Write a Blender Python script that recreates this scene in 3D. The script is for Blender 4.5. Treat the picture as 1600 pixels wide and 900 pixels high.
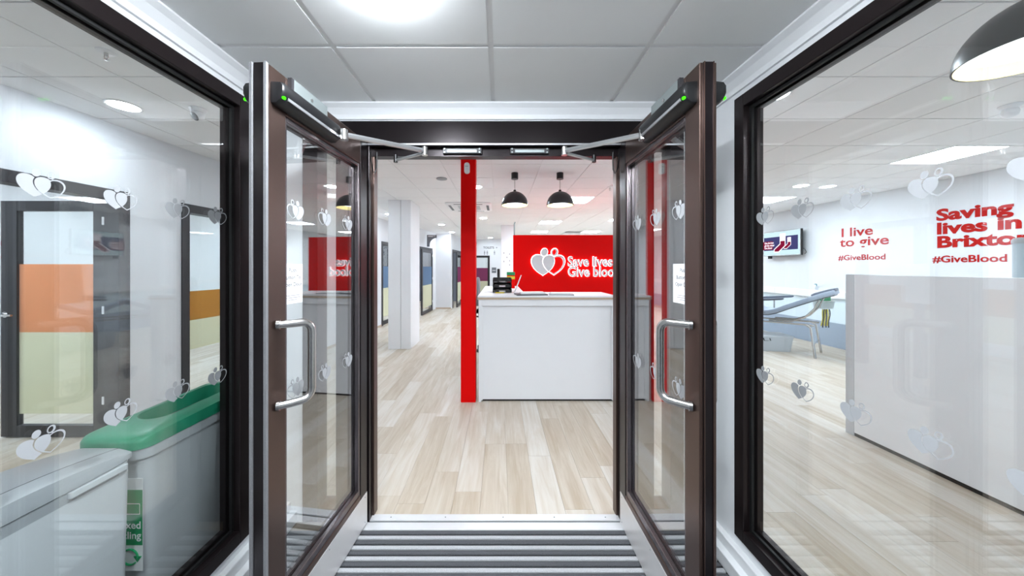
import bpy, bmesh, math, random
from mathutils import Vector, Matrix
random.seed(7)
for o in list(bpy.data.objects):
    bpy.data.objects.remove(o, do_unlink=True)
scene = bpy.context.scene
C = scene.collection
PI = math.pi

# ------------------------------------------------------------------ camera, world, exposure
cam_d = bpy.data.cameras.new('camera')
cam_d.sensor_width = 36.0
cam_d.sensor_fit = 'HORIZONTAL'
cam_d.lens = 505.0 / 1600.0 * 36.0
cam_d.shift_x = 19.0 / 1600.0
cam_d.shift_y = -32.0 / 1600.0
cam_d.clip_start = 0.02
cam_d.clip_end = 100
cam = bpy.data.objects.new('camera', cam_d)
C.objects.link(cam)
cam.location = (0, 0, 1.52)
cam.rotation_euler = (PI / 2, 0, 0)
scene.camera = cam
world = bpy.data.worlds.new('world')
scene.world = world
world.use_nodes = True
world.node_tree.nodes['Background'].inputs[0].default_value = (0.30, 0.34, 0.42, 1)
world.node_tree.nodes['Background'].inputs[1].default_value = 0.05
vs = scene.view_settings
vs.view_transform = 'Standard'
vs.look = 'None'
vs.exposure = 2.95
vs.gamma = 1.0
vs.use_curve_mapping = False
PANEL_E = 6.2       # radiance of the square ceiling panels
DOWN_E = 24.0        # radiance of the round downlights
ENTRY_E = 52.0       # the entrance lobby downlight and the two added beside it
PENDANT_E = 1.1

# ------------------------------------------------------------------ helpers
def lin(c):
    out = []
    for v in c[:3]:
        v = v / 255.0
        out.append(v / 12.92 if v <= 0.04045 else ((v + 0.055) / 1.055) ** 2.4)
    return (out[0], out[1], out[2], 1.0)

def mat(name, col, rough=0.5, metal=0.0, emit=0.0, noise=0.04, nscale=6.0, bump=0.0, bscale=200.0, spec=0.5, coat=0.0, stretch=None):
    m = bpy.data.materials.new(name)
    m.use_nodes = True
    nt = m.node_tree
    b = nt.nodes['Principled BSDF']
    c = lin(col)
    b.inputs['Roughness'].default_value = rough
    b.inputs['Metallic'].default_value = metal
    b.inputs['Specular IOR Level'].default_value = spec
    b.inputs['Coat Weight'].default_value = coat
    g = nt.nodes.new('ShaderNodeNewGeometry')
    mp = nt.nodes.new('ShaderNodeMapping')
    if stretch:
        mp.inputs['Scale'].default_value = stretch
    nt.links.new(g.outputs['Position'], mp.inputs['Vector'])
    n = nt.nodes.new('ShaderNodeTexNoise')
    n.inputs['Scale'].default_value = nscale
    n.inputs['Detail'].default_value = 4
    nt.links.new(mp.outputs[0], n.inputs['Vector'])
    r = nt.nodes.new('ShaderNodeMix')
    r.data_type = 'RGBA'
    r.inputs[6].default_value = tuple(max(0, v * (1 - noise)) for v in c[:3]) + (1,)
    r.inputs[7].default_value = tuple(min(1, v * (1 + noise)) for v in c[:3]) + (1,)
    nt.links.new(n.outputs['Fac'], r.inputs[0])
    nt.links.new(r.outputs[2], b.inputs['Base Color'])
    if emit:
        b.inputs['Emission Color'].default_value = c
        b.inputs['Emission Strength'].default_value = emit
    if bump:
        n2 = nt.nodes.new('ShaderNodeTexNoise')
        n2.inputs['Scale'].default_value = bscale
        n2.inputs['Detail'].default_value = 2
        nt.links.new(mp.outputs[0], n2.inputs['Vector'])
        bp = nt.nodes.new('ShaderNodeBump')
        bp.inputs['Strength'].default_value = bump
        bp.inputs['Distance'].default_value = 0.004
        nt.links.new(n2.outputs['Fac'], bp.inputs['Height'])
        nt.links.new(bp.outputs[0], b.inputs['Normal'])
    return m

def fresnel_mix(nt, a, b, base, power=5.0):
    """physical angle-dependent reflection, the same for every ray"""
    g = nt.nodes.new('ShaderNodeNewGeometry')
    d = nt.nodes.new('ShaderNodeVectorMath'); d.operation = 'DOT_PRODUCT'
    nt.links.new(g.outputs['Normal'], d.inputs[0]); nt.links.new(g.outputs['Incoming'], d.inputs[1])
    ab = nt.nodes.new('ShaderNodeMath'); ab.operation = 'ABSOLUTE'
    nt.links.new(d.outputs['Value'], ab.inputs[0])
    om = nt.nodes.new('ShaderNodeMath'); om.operation = 'SUBTRACT'; om.inputs[0].default_value = 1.0
    nt.links.new(ab.outputs[0], om.inputs[1])
    pw = nt.nodes.new('ShaderNodeMath'); pw.operation = 'POWER'; pw.inputs[1].default_value = power
    nt.links.new(om.outputs[0], pw.inputs[0])
    ml = nt.nodes.new('ShaderNodeMath'); ml.operation = 'MULTIPLY_ADD'
    ml.inputs[1].default_value = 1 - base; ml.inputs[2].default_value = base
    nt.links.new(pw.outputs[0], ml.inputs[0])
    mx = nt.nodes.new('ShaderNodeMixShader')
    nt.links.new(ml.outputs[0], mx.inputs[0])
    nt.links.new(a, mx.inputs[1]); nt.links.new(b, mx.inputs[2])
    return mx.outputs[0]

def glass_mat(name, tint=(0.97, 0.985, 0.98, 1), base=0.05):
    m = bpy.data.materials.new(name); m.use_nodes = True
    nt = m.node_tree; nt.nodes.remove(nt.nodes['Principled BSDF'])
    t = nt.nodes.new('ShaderNodeBsdfTransparent'); t.inputs[0].default_value = tint
    g = nt.nodes.new('ShaderNodeBsdfGlossy'); g.inputs['Roughness'].default_value = 0.0
    g.inputs['Color'].default_value = (1, 1, 1, 1)
    o = fresnel_mix(nt, t.outputs[0], g.outputs[0], base)
    nt.links.new(o, nt.nodes['Material Output'].inputs[0])
    return m

def film_mat(name, col, clear=0.45, rough_white=0.6):
    """translucent vinyl film"""
    m = bpy.data.materials.new(name); m.use_nodes = True
    nt = m.node_tree; nt.nodes.remove(nt.nodes['Principled BSDF'])
    c = lin(col)
    t = nt.nodes.new('ShaderNodeBsdfTransparent'); t.inputs[0].default_value = c
    d = nt.nodes.new('ShaderNodeBsdfDiffuse'); d.inputs[0].default_value = c
    tr = nt.nodes.new('ShaderNodeBsdfTranslucent'); tr.inputs[0].default_value = c
    m1 = nt.nodes.new('ShaderNodeMixShader'); m1.inputs[0].default_value = 0.45
    nt.links.new(d.outputs[0], m1.inputs[1]); nt.links.new(tr.outputs[0], m1.inputs[2])
    m2 = nt.nodes.new('ShaderNodeMixShader'); m2.inputs[0].default_value = clear
    nt.links.new(m1.outputs[0], m2.inputs[1]); nt.links.new(t.outputs[0], m2.inputs[2])
    nt.links.new(m2.outputs[0], nt.nodes['Material Output'].inputs[0])
    return m

def wood_mat(name, island):
    """pale whitewashed oak plank, tone varies from plank to plank"""
    m = bpy.data.materials.new(name); m.use_nodes = True
    nt = m.node_tree; b = nt.nodes['Principled BSDF']
    g = nt.nodes.new('ShaderNodeNewGeometry')
    if island:
        rnd = g.outputs['Random Per Island']
    else:
        rnd = nt.nodes.new('ShaderNodeObjectInfo').outputs['Random']
    off = nt.nodes.new('ShaderNodeVectorMath'); off.operation = 'SCALE'
    off.inputs[0].default_value = (31.0, 57.0, 13.0)
    nt.links.new(rnd, off.inputs['Scale'])
    add = nt.nodes.new('ShaderNodeVectorMath'); add.operation = 'ADD'
    nt.links.new(g.outputs['Position'], add.inputs[0]); nt.links.new(off.outputs[0], add.inputs[1])
    mp = nt.nodes.new('ShaderNodeMapping'); mp.inputs['Scale'].default_value = (9.0, 0.9, 1.0)
    nt.links.new(add.outputs[0], mp.inputs['Vector'])
    n1 = nt.nodes.new('ShaderNodeTexNoise'); n1.inputs['Scale'].default_value = 1.6; n1.inputs['Detail'].default_value = 6
    n1.inputs['Roughness'].default_value = 0.6; n1.inputs['Distortion'].default_value = 0.8
    nt.links.new(mp.outputs[0], n1.inputs['Vector'])
    mp2 = nt.nodes.new('ShaderNodeMapping'); mp2.inputs['Scale'].default_value = (90.0, 3.0, 1.0)
    nt.links.new(add.outputs[0], mp2.inputs['Vector'])
    n2 = nt.nodes.new('ShaderNodeTexNoise'); n2.inputs['Scale'].default_value = 1.0; n2.inputs['Detail'].default_value = 4
    nt.links.new(mp2.outputs[0], n2.inputs['Vector'])
    a1 = nt.nodes.new('ShaderNodeMath'); a1.operation = 'MULTIPLY_ADD'; a1.inputs[1].default_value = 0.62
    nt.links.new(n1.outputs['Fac'], a1.inputs[0])
    a2 = nt.nodes.new('ShaderNodeMath'); a2.operation = 'MULTIPLY_ADD'; a2.inputs[1].default_value = 0.16; a2.inputs[2].default_value = 0.0
    nt.links.new(n2.outputs['Fac'], a2.inputs[0]); nt.links.new(a2.outputs[0], a1.inputs[2])
    a3 = nt.nodes.new('ShaderNodeMath'); a3.operation = 'MULTIPLY_ADD'; a3.inputs[1].default_value = 0.22
    nt.links.new(rnd, a3.inputs[0]); nt.links.new(a1.outputs[0], a3.inputs[2])
    cr = nt.nodes.new('ShaderNodeValToRGB')
    e = cr.color_ramp.elements
    e[0].position = 0.30; e[0].color = lin((180, 164, 143))
    e[1].position = 0.84; e[1].color = lin((224, 220, 215))
    k = e.new(0.48); k.color = lin((199, 187, 171))
    k = e.new(0.64); k.color = lin((212, 205, 195))
    nt.links.new(a3.outputs[0], cr.inputs[0])
    nt.links.new(cr.outputs[0], b.inputs['Base Color'])
    b.inputs['Roughness'].default_value = 0.42
    bp = nt.nodes.new('ShaderNodeBump'); bp.inputs['Strength'].default_value = 0.08; bp.inputs['Distance'].default_value = 0.002
    nt.links.new(n2.outputs['Fac'], bp.inputs['Height']); nt.links.new(bp.outputs[0], b.inputs['Normal'])
    return m

def emit_mat(name, col, strength):
    m = bpy.data.materials.new(name); m.use_nodes = True
    nt = m.node_tree; nt.nodes.remove(nt.nodes['Principled BSDF'])
    e = nt.nodes.new('ShaderNodeEmission'); e.inputs[0].default_value = lin(col); e.inputs[1].default_value = strength
    nt.links.new(e.outputs[0], nt.nodes['Material Output'].inputs[0])
    return m

M = dict(
    white_wall=mat('white wall paint', (222, 224, 228), 0.6, noise=0.01),
    white_gloss=mat('white gloss trim', (238, 239, 241), 0.3, noise=0.01),
    white_laminate=mat('white laminate', (238, 239, 242), 0.35, noise=0.01),
    tile=mat('mineral ceiling tile', (246, 246, 247), 0.8, noise=0.015, bump=0.05, bscale=350),
    tile_entry=mat('lobby ceiling tile', (248, 249, 249), 0.8, noise=0.015, bump=0.05, bscale=350),
    tbar=mat('white ceiling grid', (240, 240, 240), 0.5, noise=0.01),
    bronze=mat('dark bronze anodised aluminium', (90, 73, 67), 0.30, metal=0.8, noise=0.08),
    bronze_window=mat('near black bronze window profile', (44, 36, 37), 0.3, metal=0.6, noise=0.08),
    bronze_black=mat('black anodised aluminium', (34, 28, 30), 0.28, metal=0.6, noise=0.08),
    dark_frame=mat('dark grey door frame', (52, 51, 54), 0.4, metal=0.2, noise=0.06),
    black=mat('black plastic', (17, 17, 19), 0.35, noise=0.05),
    rubber=mat('black rubber gasket', (10, 10, 11), 0.6, noise=0.05),
    steel=mat('brushed stainless steel', (200, 198, 196), 0.24, metal=1.0, noise=0.06, nscale=40),
    alu=mat('satin aluminium', (205, 206, 208), 0.33, metal=0.9, noise=0.04, nscale=20),
    bead_grey=mat('grey anodised glazing bead', (112, 104, 106), 0.26, metal=0.9, noise=0.05),
    alu_bright=mat('bright aluminium threshold', (228, 229, 231), 0.4, metal=0.35, noise=0.04, nscale=20),
    alu_plate=mat('aluminium kick plate', (222, 220, 219), 0.4, metal=0.45, noise=0.05, nscale=8),
    zinc=mat('galvanised grey plate', (150, 158, 158), 0.4, metal=0.6, noise=0.06),
    brush=mat('grey brush pile', (128, 128, 131), 0.9, noise=0.35, nscale=400, bump=0.6, bscale=600),
    red=mat('bright red paint', (230, 0, 0), 0.5, noise=0.02, spec=0.12),
    red_text=mat('red vinyl lettering', (182, 18, 12), 0.5, noise=0.02, spec=0.15),
    letter=mat('white acrylic letters', (226, 228, 232), 0.4, noise=0.01),
    halo=emit_mat('white halo light', (255, 236, 243), 0.42),
    panel=emit_mat('panel light diffuser', (229, 243, 255), PANEL_E),
    downlight=emit_mat('downlight diffuser', (231, 244, 255), DOWN_E),
    entry_light=emit_mat('lobby downlight diffuser', (240, 248, 255), ENTRY_E),
    pendant_light=emit_mat('pendant diffuser', (245, 249, 255), PENDANT_E),
    pendant_out=mat('dark grey pendant enamel', (44, 43, 47), 0.35, noise=0.05),
    pendant_in=mat('gold pendant lining', (238, 220, 150), 0.4, noise=0.03),
    glass=glass_mat('clear float glass', base=0.085),
    glass_leaf=glass_mat('door glass', base=0.2),
    glass_room=glass_mat('inner door glass', base=0.04),
    frost=mat('frosted white vinyl', (172, 174, 177), 0.7, noise=0.01),
    film_orange=film_mat('orange film', (248, 200, 166), 0.5),
    film_blue=film_mat('blue film', (160, 182, 206)),
    film_purple=film_mat('purple film', (186, 104, 148)),
    film_gold=film_mat('gold film', (226, 186, 124), 0.6),
    film_cream=film_mat('cream film', (243, 242, 224), 0.4),
    paper=mat('white paper', (243, 243, 244), 0.7, noise=0.01),
    ink=mat('grey ink', (62, 62, 66), 0.7, noise=0.01),
    ink_light=mat('pale grey ink', (150, 150, 154), 0.7, noise=0.01),
    led_green=emit_mat('green indicator', (60, 255, 20), 0.35),
    rib_light=mat('grey carpet rib', (190, 191, 194), 0.95, noise=0.5, nscale=260, bump=0.9, bscale=500),
    rib_dark=mat('charcoal carpet rib', (88, 89, 93), 0.95, noise=0.7, nscale=260, bump=0.9, bscale=500),
    mat_base=mat('black mat channel', (16, 16, 17), 0.6),
    wood=wood_mat('pale oak plank', False),
    wood_far=wood_mat('pale oak plank far', True),
    screed=mat('floor underlay', (150, 132, 110), 0.8),
    oak_edge=mat('pale oak edge band', (190, 172, 152), 0.5, noise=0.08, nscale=30),
    grey_plastic=mat('light grey plastic', (196, 200, 204), 0.42, noise=0.04),
    grey_lid=mat('mid grey plastic lid', (158, 162, 166), 0.36, noise=0.04),
    grey_dark=mat('dark grey plastic', (92, 95, 100), 0.45, noise=0.04),
    green_lid=mat('green plastic lid', (30, 146, 110), 0.36, noise=0.05),
    green=mat('green sticker', (24, 148, 92), 0.5, noise=0.02),
    green_box=mat('green plastic box', (22, 158, 96), 0.45, noise=0.02),
    clear_plastic=film_mat('clear plastic', (238, 241, 244), 0.3),
    cushion=mat('blue grey vinyl upholstery', (158, 172, 190), 0.45, noise=0.03),
    cushion_dark=mat('slate vinyl upholstery', (92, 100, 114), 0.45, noise=0.03),
    chair_fabric=mat('grey chair fabric', (132, 134, 140), 0.85, noise=0.08, nscale=80),
    yellow=mat('yellow cloth', (222, 206, 56), 0.8, noise=0.04),
    pale_blue=mat('pale blue wall paint', (214, 228, 236), 0.5, noise=0.01),
    blue_grey=mat('blue grey wall protection', (150, 164, 182), 0.45, noise=0.02),
    screen_pale=emit_mat('television pale blue', (200, 226, 234), 0.2),
    screen_navy=emit_mat('television navy', (66, 66, 112), 0.2),
    screen_red=emit_mat('television crimson', (122, 22, 52), 0.22),
    screen_white=emit_mat('television white', (250, 240, 250), 0.24),
    sign_grey=mat('grey sign plate', (106, 110, 116), 0.5, noise=0.02),
    blue_pump=mat('teal pump', (40, 150, 170), 0.4),
    curtain=mat('pale blue curtain', (206, 222, 230), 0.6, noise=0.02),
)

def box(bm, x0, x1, y0, y1, z0, z1):
    vs_ = [bm.verts.new(p) for p in ((x0, y0, z0), (x1, y0, z0), (x1, y1, z0), (x0, y1, z0), (x0, y0, z1), (x1, y0, z1), (x1, y1, z1), (x0, y1, z1))]
    for f in ((0, 3, 2, 1), (4, 5, 6, 7), (0, 1, 5, 4), (1, 2, 6, 5), (2, 3, 7, 6), (3, 0, 4, 7)):
        bm.faces.new([vs_[i] for i in f])
    return vs_

def prism(bm, pts, axis, a0, a1):
    """extrude a closed 2-D outline along an axis: x -> pts are (y,z), y -> (x,z), z -> (x,y)"""
    def P(p, a):
        return {'x': (a, p[0], p[1]), 'y': (p[0], a, p[1]), 'z': (p[0], p[1], a)}[axis]
    A = [bm.verts.new(P(p, a0)) for p in pts]
    B = [bm.verts.new(P(p, a1)) for p in pts]
    n = len(pts)
    for i in range(n):
        j = (i + 1) % n
        bm.faces.new((A[i], A[j], B[j], B[i]))
    bm.faces.new(A[::-1]); bm.faces.new(B)

def tube(bm, pts, r, seg=12, caps=True, closed=False):
    pts = [Vector(p) for p in pts]
    n = len(pts)
    rings = []
    t0 = (pts[1] - pts[0]).normalized()
    ref = Vector((0, 0, 1)) if abs(t0.z) < 0.9 else Vector((1, 0, 0))
    nrm = t0.cross(ref).normalized()
    for i, p in enumerate(pts):
        if i == 0:
            t = (pts[1] - pts[0])
        elif i == n - 1:
            t = (pts[-1] - pts[-2])
        else:
            t = (pts[i + 1] - p).normalized() + (p - pts[i - 1]).normalized()
        t = t.normalized()
        nrm = (nrm - t * nrm.dot(t)).normalized()
        b = t.cross(nrm)
        rr = r[i] if isinstance(r, (list, tuple)) else r
        rings.append([bm.verts.new(p + nrm * (rr * math.cos(2 * PI * k / seg)) + b * (rr * math.sin(2 * PI * k / seg))) for k in range(seg)])
    for a, b in zip(rings, rings[1:]):
        for k in range(seg):
            bm.faces.new((a[k], a[(k + 1) % seg], b[(k + 1) % seg], b[k]))
    if caps:
        bm.faces.new(rings[0][::-1]); bm.faces.new(rings[-1])

def cyl(bm, p0, p1, r, seg=16):
    tube(bm, [p0, p1], r, seg)

def lathe(bm, prof, c=(0, 0, 0), seg=32, cap0=False, cap1=False):
    rings = []
    for r, z in prof:
        rings.append([bm.verts.new((c[0] + r * math.cos(2 * PI * k / seg), c[1] + r * math.sin(2 * PI * k / seg), c[2] + z)) for k in range(seg)])
    for a, b in zip(rings, rings[1:]):
        for k in range(seg):
            bm.faces.new((a[k], a[(k + 1) % seg], b[(k + 1) % seg], b[k]))
    if cap0: bm.faces.new(rings[0][::-1])
    if cap1: bm.faces.new(rings[-1])

def rrect(w, l, r, cx=0, cy=0, k=5):
    """rounded rectangle outline, w along x, l along y"""
    pts = []
    r = min(r, w / 2 - 1e-4, l / 2 - 1e-4)
    for sx, sy, a0 in ((1, 1, 0), (-1, 1, PI / 2), (-1, -1, PI), (1, -1, 3 * PI / 2)):
        for i in range(k + 1):
            a = a0 + PI / 2 * i / k
            pts.append((cx + sx * (w / 2 - r) + r * math.cos(a), cy + sy * (l / 2 - r) + r * math.sin(a)))
    return pts

def loft(bm, levels, cap0=True, cap1=True, k=5, zfun=None):
    """levels of (z, w, l, r, cx, cy)"""
    rings = []
    for lv in levels:
        z, w, l, r = lv[:4]
        cx, cy = (lv[4], lv[5]) if len(lv) > 4 else (0, 0)
        rings.append([bm.verts.new((p[0], p[1], z + (zfun(p[0], p[1], z) if zfun else 0))) for p in rrect(w, l, r, cx, cy, k)])
    n = len(rings[0])
    for a, b in zip(rings, rings[1:]):
        for i in range(n):
            bm.faces.new((a[i], a[(i + 1) % n], b[(i + 1) % n], b[i]))
    if cap0: bm.faces.new(rings[0][::-1])
    if cap1: bm.faces.new(rings[-1])

def strip(bm, prof, w0, w1, th):
    """cushion: a polyline profile (x,z) swept over y from w0 to w1 with thickness th below it"""
    n = len(prof)
    nr = []
    for i in range(n):
        a = Vector(prof[max(i - 1, 0)]); b = Vector(prof[min(i + 1, n - 1)])
        t = (b - a).normalized(); nr.append(Vector((-t.y, t.x)))
    out = [Vector(p) for p in prof] + [Vector(prof[i]) - nr[i] * th for i in range(n - 1, -1, -1)]
    prism(bm, [(p.x, p.y) for p in out], 'y', w0, w1)

def obj(name, bm, m, parent=None, smooth=False, bevel=0.0, loc=None):
    me = bpy.data.meshes.new(name)
    bmesh.ops.recalc_face_normals(bm, faces=bm.faces)
    if bevel:
        es = [e for e in bm.edges if len(e.link_faces) == 2 and e.calc_face_angle(0) > 0.5]
        bmesh.ops.bevel(bm, geom=es, offset=bevel, segments=2, profile=0.5, affect='EDGES', clamp_overlap=True)
    bm.to_mesh(me); bm.free()
    if smooth:
        for p in me.polygons:
            p.use_smooth = True
        try:
            me.set_sharp_from_angle(angle=math.radians(40))
        except Exception:
            pass
    me.materials.append(M[m] if isinstance(m, str) else m)
    o = bpy.data.objects.new(name, me)
    C.objects.link(o)
    if parent is not None:
        o.parent = parent
    if loc:
        o.location = loc
    return o

def B(*boxes):
    bm = bmesh.new()
    for b in boxes:
        box(bm, *b)
    return bm

def bobj(name, b, m, parent=None, bevel=0.0):
    return obj(name, B(b), m, parent, bevel=bevel)

def tag(o, label, cat, group=None, kind=None):
    o['label'] = label; o['category'] = cat
    if group: o['group'] = group
    if kind: o['kind'] = kind
    return o

def thing(name, label, cat, loc=(0, 0, 0), rotz=0.0, group=None, kind=None):
    o = bpy.data.objects.new(name, None)
    o.empty_display_size = 0.1
    C.objects.link(o)
    o.location = loc; o.rotation_euler = (0, 0, rotz)
    return tag(o, label, cat, group, kind)

def dup(root, loc, rotz=None, label=None):
    r = root.copy(); C.objects.link(r); r.location = loc
    if rotz is not None: r.rotation_euler = (0, 0, rotz)
    if label: r['label'] = label
    for ch in list(root.children):
        c = ch.copy(); C.objects.link(c); c.parent = r
        for g in ch.children:
            d = g.copy(); C.objects.link(d); d.parent = c
    return r

def text_mesh(body, size, extrude=0.0, offset=0.0, align='LEFT', spacing=1.0, line=1.0):
    cu = bpy.data.curves.new('text', 'FONT')
    cu.body = body; cu.size = size; cu.extrude = extrude; cu.offset = offset
    cu.align_x = align; cu.space_character = spacing; cu.space_line = line
    cu.resolution_u = 3
    o = bpy.data.objects.new('text', cu); C.objects.link(o)
    dg = bpy.context.evaluated_depsgraph_get()
    me = bpy.data.meshes.new_from_object(o.evaluated_get(dg))
    bpy.data.objects.remove(o, do_unlink=True); bpy.data.curves.remove(cu)
    return me

def place_text(name, body, size, m, parent, origin, ux, uy, extrude=0.0005, offset=0.0, align='LEFT', spacing=1.0, line=1.0, sx=1.0):
    me = text_mesh(body, size, extrude, offset, align, spacing, line)
    ux = Vector(ux); uy = Vector(uy); un = ux.cross(uy)
    mt = Matrix.Identity(4)
    for i in range(3):
        mt[i][0] = ux[i] * sx; mt[i][1] = uy[i]; mt[i][2] = un[i]; mt[i][3] = origin[i]
    me.transform(mt)
    me.materials.clear(); me.materials.append(M[m])
    me.name = name
    o = bpy.data.objects.new(name, me); C.objects.link(o)
    if parent is not None: o.parent = parent
    return o

# ---- two joined hearts emblem, from an implicit outline
def heart(x, y, cx, s, k=1.0):
    X = (x - cx) / (s * k); Y = (y - 0.01) / (s * k * 0.93)
    a = X * X + Y * Y - 1
    return a * a * a - X * X * Y * Y * Y     # <0 inside
def emblem_fn(x, y, pad=0.0, solid=False):
    s = 0.30
    g = 1 + pad / s
    h1 = heart(x, y, -0.158, s, g); h2 = heart(x, y, 0.172, s * 0.96, g)
    def ell(cx, cy, rx, ry, tilt):
        ca, sa = math.cos(tilt), math.sin(tilt)
        u = (x - cx) * ca + (y - cy) * sa; v = -(x - cx) * sa + (y - cy) * ca
        return (u / (rx + pad)) ** 2 + (v / (ry + pad)) ** 2 - 1
    e1 = ell(-0.115, 0.435, 0.092, 0.115, -0.3); e2 = ell(0.19, 0.435, 0.092, 0.115, -0.3)
    if solid:
        return min(h1, h2, e1, e2)
    big2 = heart(x, y, 0.172, s * 0.96, 1.085)
    in2 = heart(x, y, 0.172, s * 0.96, 0.87)
    left = max(h1, -big2)
    mid = max(h1, h2)
    ring = max(h2, -in2)
    e2i = ell(0.18, 0.435, 0.052, 0.078, -0.3)
    return min(left, mid, ring, e1, max(e2, -e2i))
def emblem_bm(width, pad=0.0, solid=False, n=56, mirror=False):
    bm = bmesh.new()
    x0, x1, y0, y1 = -0.56, 0.56, -0.36, 0.58
    nx = n; ny = int(n * (y1 - y0) / (x1 - x0))
    fx = [x0 + (x1 - x0) * i / nx for i in range(nx + 1)]
    fy = [y0 + (y1 - y0) * j / ny for j in range(ny + 1)]
    val = [[max(-1, min(1, emblem_fn(x, y, pad, solid))) for y in fy] for x in fx]
    cache = {}
    def V(x, y):
        key = (round(x, 5), round(y, 5))
        if key not in cache:
            cache[key] = bm.verts.new(((-x if mirror else x) * width, 0, y * width))
        return cache[key]
    for i in range(nx):
        for j in range(ny):
            cs = [(fx[i], fy[j], val[i][j]), (fx[i + 1], fy[j], val[i + 1][j]), (fx[i + 1], fy[j + 1], val[i + 1][j + 1]), (fx[i], fy[j + 1], val[i][j + 1])]
            if all(c[2] > 0 for c in cs): continue
            poly = []
            for a, b in zip(cs, cs[1:] + cs[:1]):
                if a[2] <= 0: poly.append((a[0], a[1]))
                if (a[2] <= 0) != (b[2] <= 0):
                    t = a[2] / (a[2] - b[2])
                    # refine the crossing by bisection on the true function
                    lo, hi = 0.0, 1.0
                    fa = a[2] <= 0
                    for _ in range(8):
                        md = (lo + hi) / 2
                        f = emblem_fn(a[0] + (b[0] - a[0]) * md, a[1] + (b[1] - a[1]) * md, pad, solid) <= 0
                        if f == fa: lo = md
                        else: hi = md
                    t = (lo + hi) / 2
                    poly.append((a[0] + (b[0] - a[0]) * t, a[1] + (b[1] - a[1]) * t))
            vv = []
            for p in poly:
                v = V(*p)
                if v not in vv: vv.append(v)
            if len(vv) >= 3:
                try: bm.faces.new(vv)
                except ValueError: pass
    return bm
def thicken(bm, d):
    r = bmesh.ops.extrude_face_region(bm, geom=list(bm.faces))
    for v in r['geom']:
        if isinstance(v, bmesh.types.BMVert): v.co.y += d
    return bm
decal_n = bpy.data.meshes.new('heart_decal'); _b = emblem_bm(0.1); _b.to_mesh(decal_n); _b.free(); decal_n.materials.append(M['frost'])
decal_m = bpy.data.meshes.new('heart_decal_mirrored'); _b = emblem_bm(0.1, mirror=True); _b.to_mesh(decal_m); _b.free(); decal_m.materials.append(M['frost'])
def decal(parent, loc, rz, mirrored=False):
    o = bpy.data.objects.new('heart_decal', decal_m if mirrored else decal_n)
    C.objects.link(o); o.parent = parent; o.location = loc; o.rotation_euler = (0, 0, rz)
    return o

# ------------------------------------------------------------------ dimensions
CEIL = 2.78            # main room ceiling
LOBBY_C = 2.49         # lobby ceiling
XL, XR = -1.28, 1.20   # lobby side walls, inner faces
YE = 1.93              # lobby end wall, inner face
YB = -0.8              # back of the lobby
XW, XE = -6.0, 6.35    # outer limits
YF = 14.4              # far wall
def in_view(x, y, z, margin=30):
    if y < 0.3: return None
    u = 781 + 505 * x / y; v = 418 - 505 * (z - 1.52) / y
    return (u, v) if -margin < u < 1600 + margin and -margin < v < 900 + margin else None

# ------------------------------------------------------------------ floor of oak planks
floor = bobj('floor', (XW, XE, YB, YF + 0.2, -0.08, -0.006), 'screed')
tag(floor, 'pale whitewashed oak plank floor running through the donor centre', 'floor', kind='structure')
PW, PLN = 0.178, 1.22
planks = []
row = 0
x = XW
while x < XE - 0.02:
    x1 = min(x + PW, XE)
    y = YB - random.uniform(0, PLN)
    ymin = YB
    if x1 > XL - 0.1 and x < XR + 0.1:
        ymin = 1.985
    while y < YF + 0.2:
        a, b = max(y, ymin), min(y + PLN, YF + 0.2)
        if b - a > 0.03:
            planks.append((x, x1, a, b))
        y += PLN
    x = x1
def score(p):
    cx, cy = (p[0] + p[1]) / 2, (p[2] + p[3]) / 2
    best = 0
    for t in (0.1, 0.5, 0.9):
        yy = p[2] + (p[3] - p[2]) * t
        u = in_view(cx, yy, 0, 0)
        if not u: continue
        s_ = 1.0 / yy ** 2
        if u[0] < 150 and u[1] > 690: continue
        if u[0] < 400 and u[1] > 640: s_ = 0            # behind the bins
        if cx > 3.25 and yy < 3.1: s_ = 0               # behind the low partition
        if cx < -3.5: s_ *= 0.1
        if -0.25 < cx < 1.3 and yy > 3.6: s_ = 0        # behind the desk
        if cx > 1.3 and cx < 4 and yy > 4: s_ *= 0.02
        best = max(best, s_)
    return best
planks.sort(key=score, reverse=True)
full_me = None
for i, p in enumerate(planks[:290]):
    if score(p) <= 0: break
    cx, cy = (p[0] + p[1]) / 2, (p[2] + p[3]) / 2
    full = abs(p[3] - p[2] - PLN) < 1e-6 and abs(p[1] - p[0] - PW) < 1e-6
    hx, hy = (p[1] - p[0]) / 2 - 0.0006, (p[3] - p[2]) / 2 - 0.0006
    if full and full_me:
        o = bpy.data.objects.new('plank', full_me); C.objects.link(o); o.parent = floor
    else:
        o = obj('plank', B((-hx, hx, -hy, hy, -0.006, 0.0)), 'wood', floor)
        if full: full_me = o.data
    o.location = (cx, cy, 0)
rest = bmesh.new()
for p in planks[i:]:
    box(rest, p[0] + 0.0006, p[1] - 0.0006, p[2] + 0.0006, p[3] - 0.0006, -0.006, 0.0)
o = obj('far_planks', rest, 'wood_far', floor); o['kind'] = 'stuff'

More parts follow.
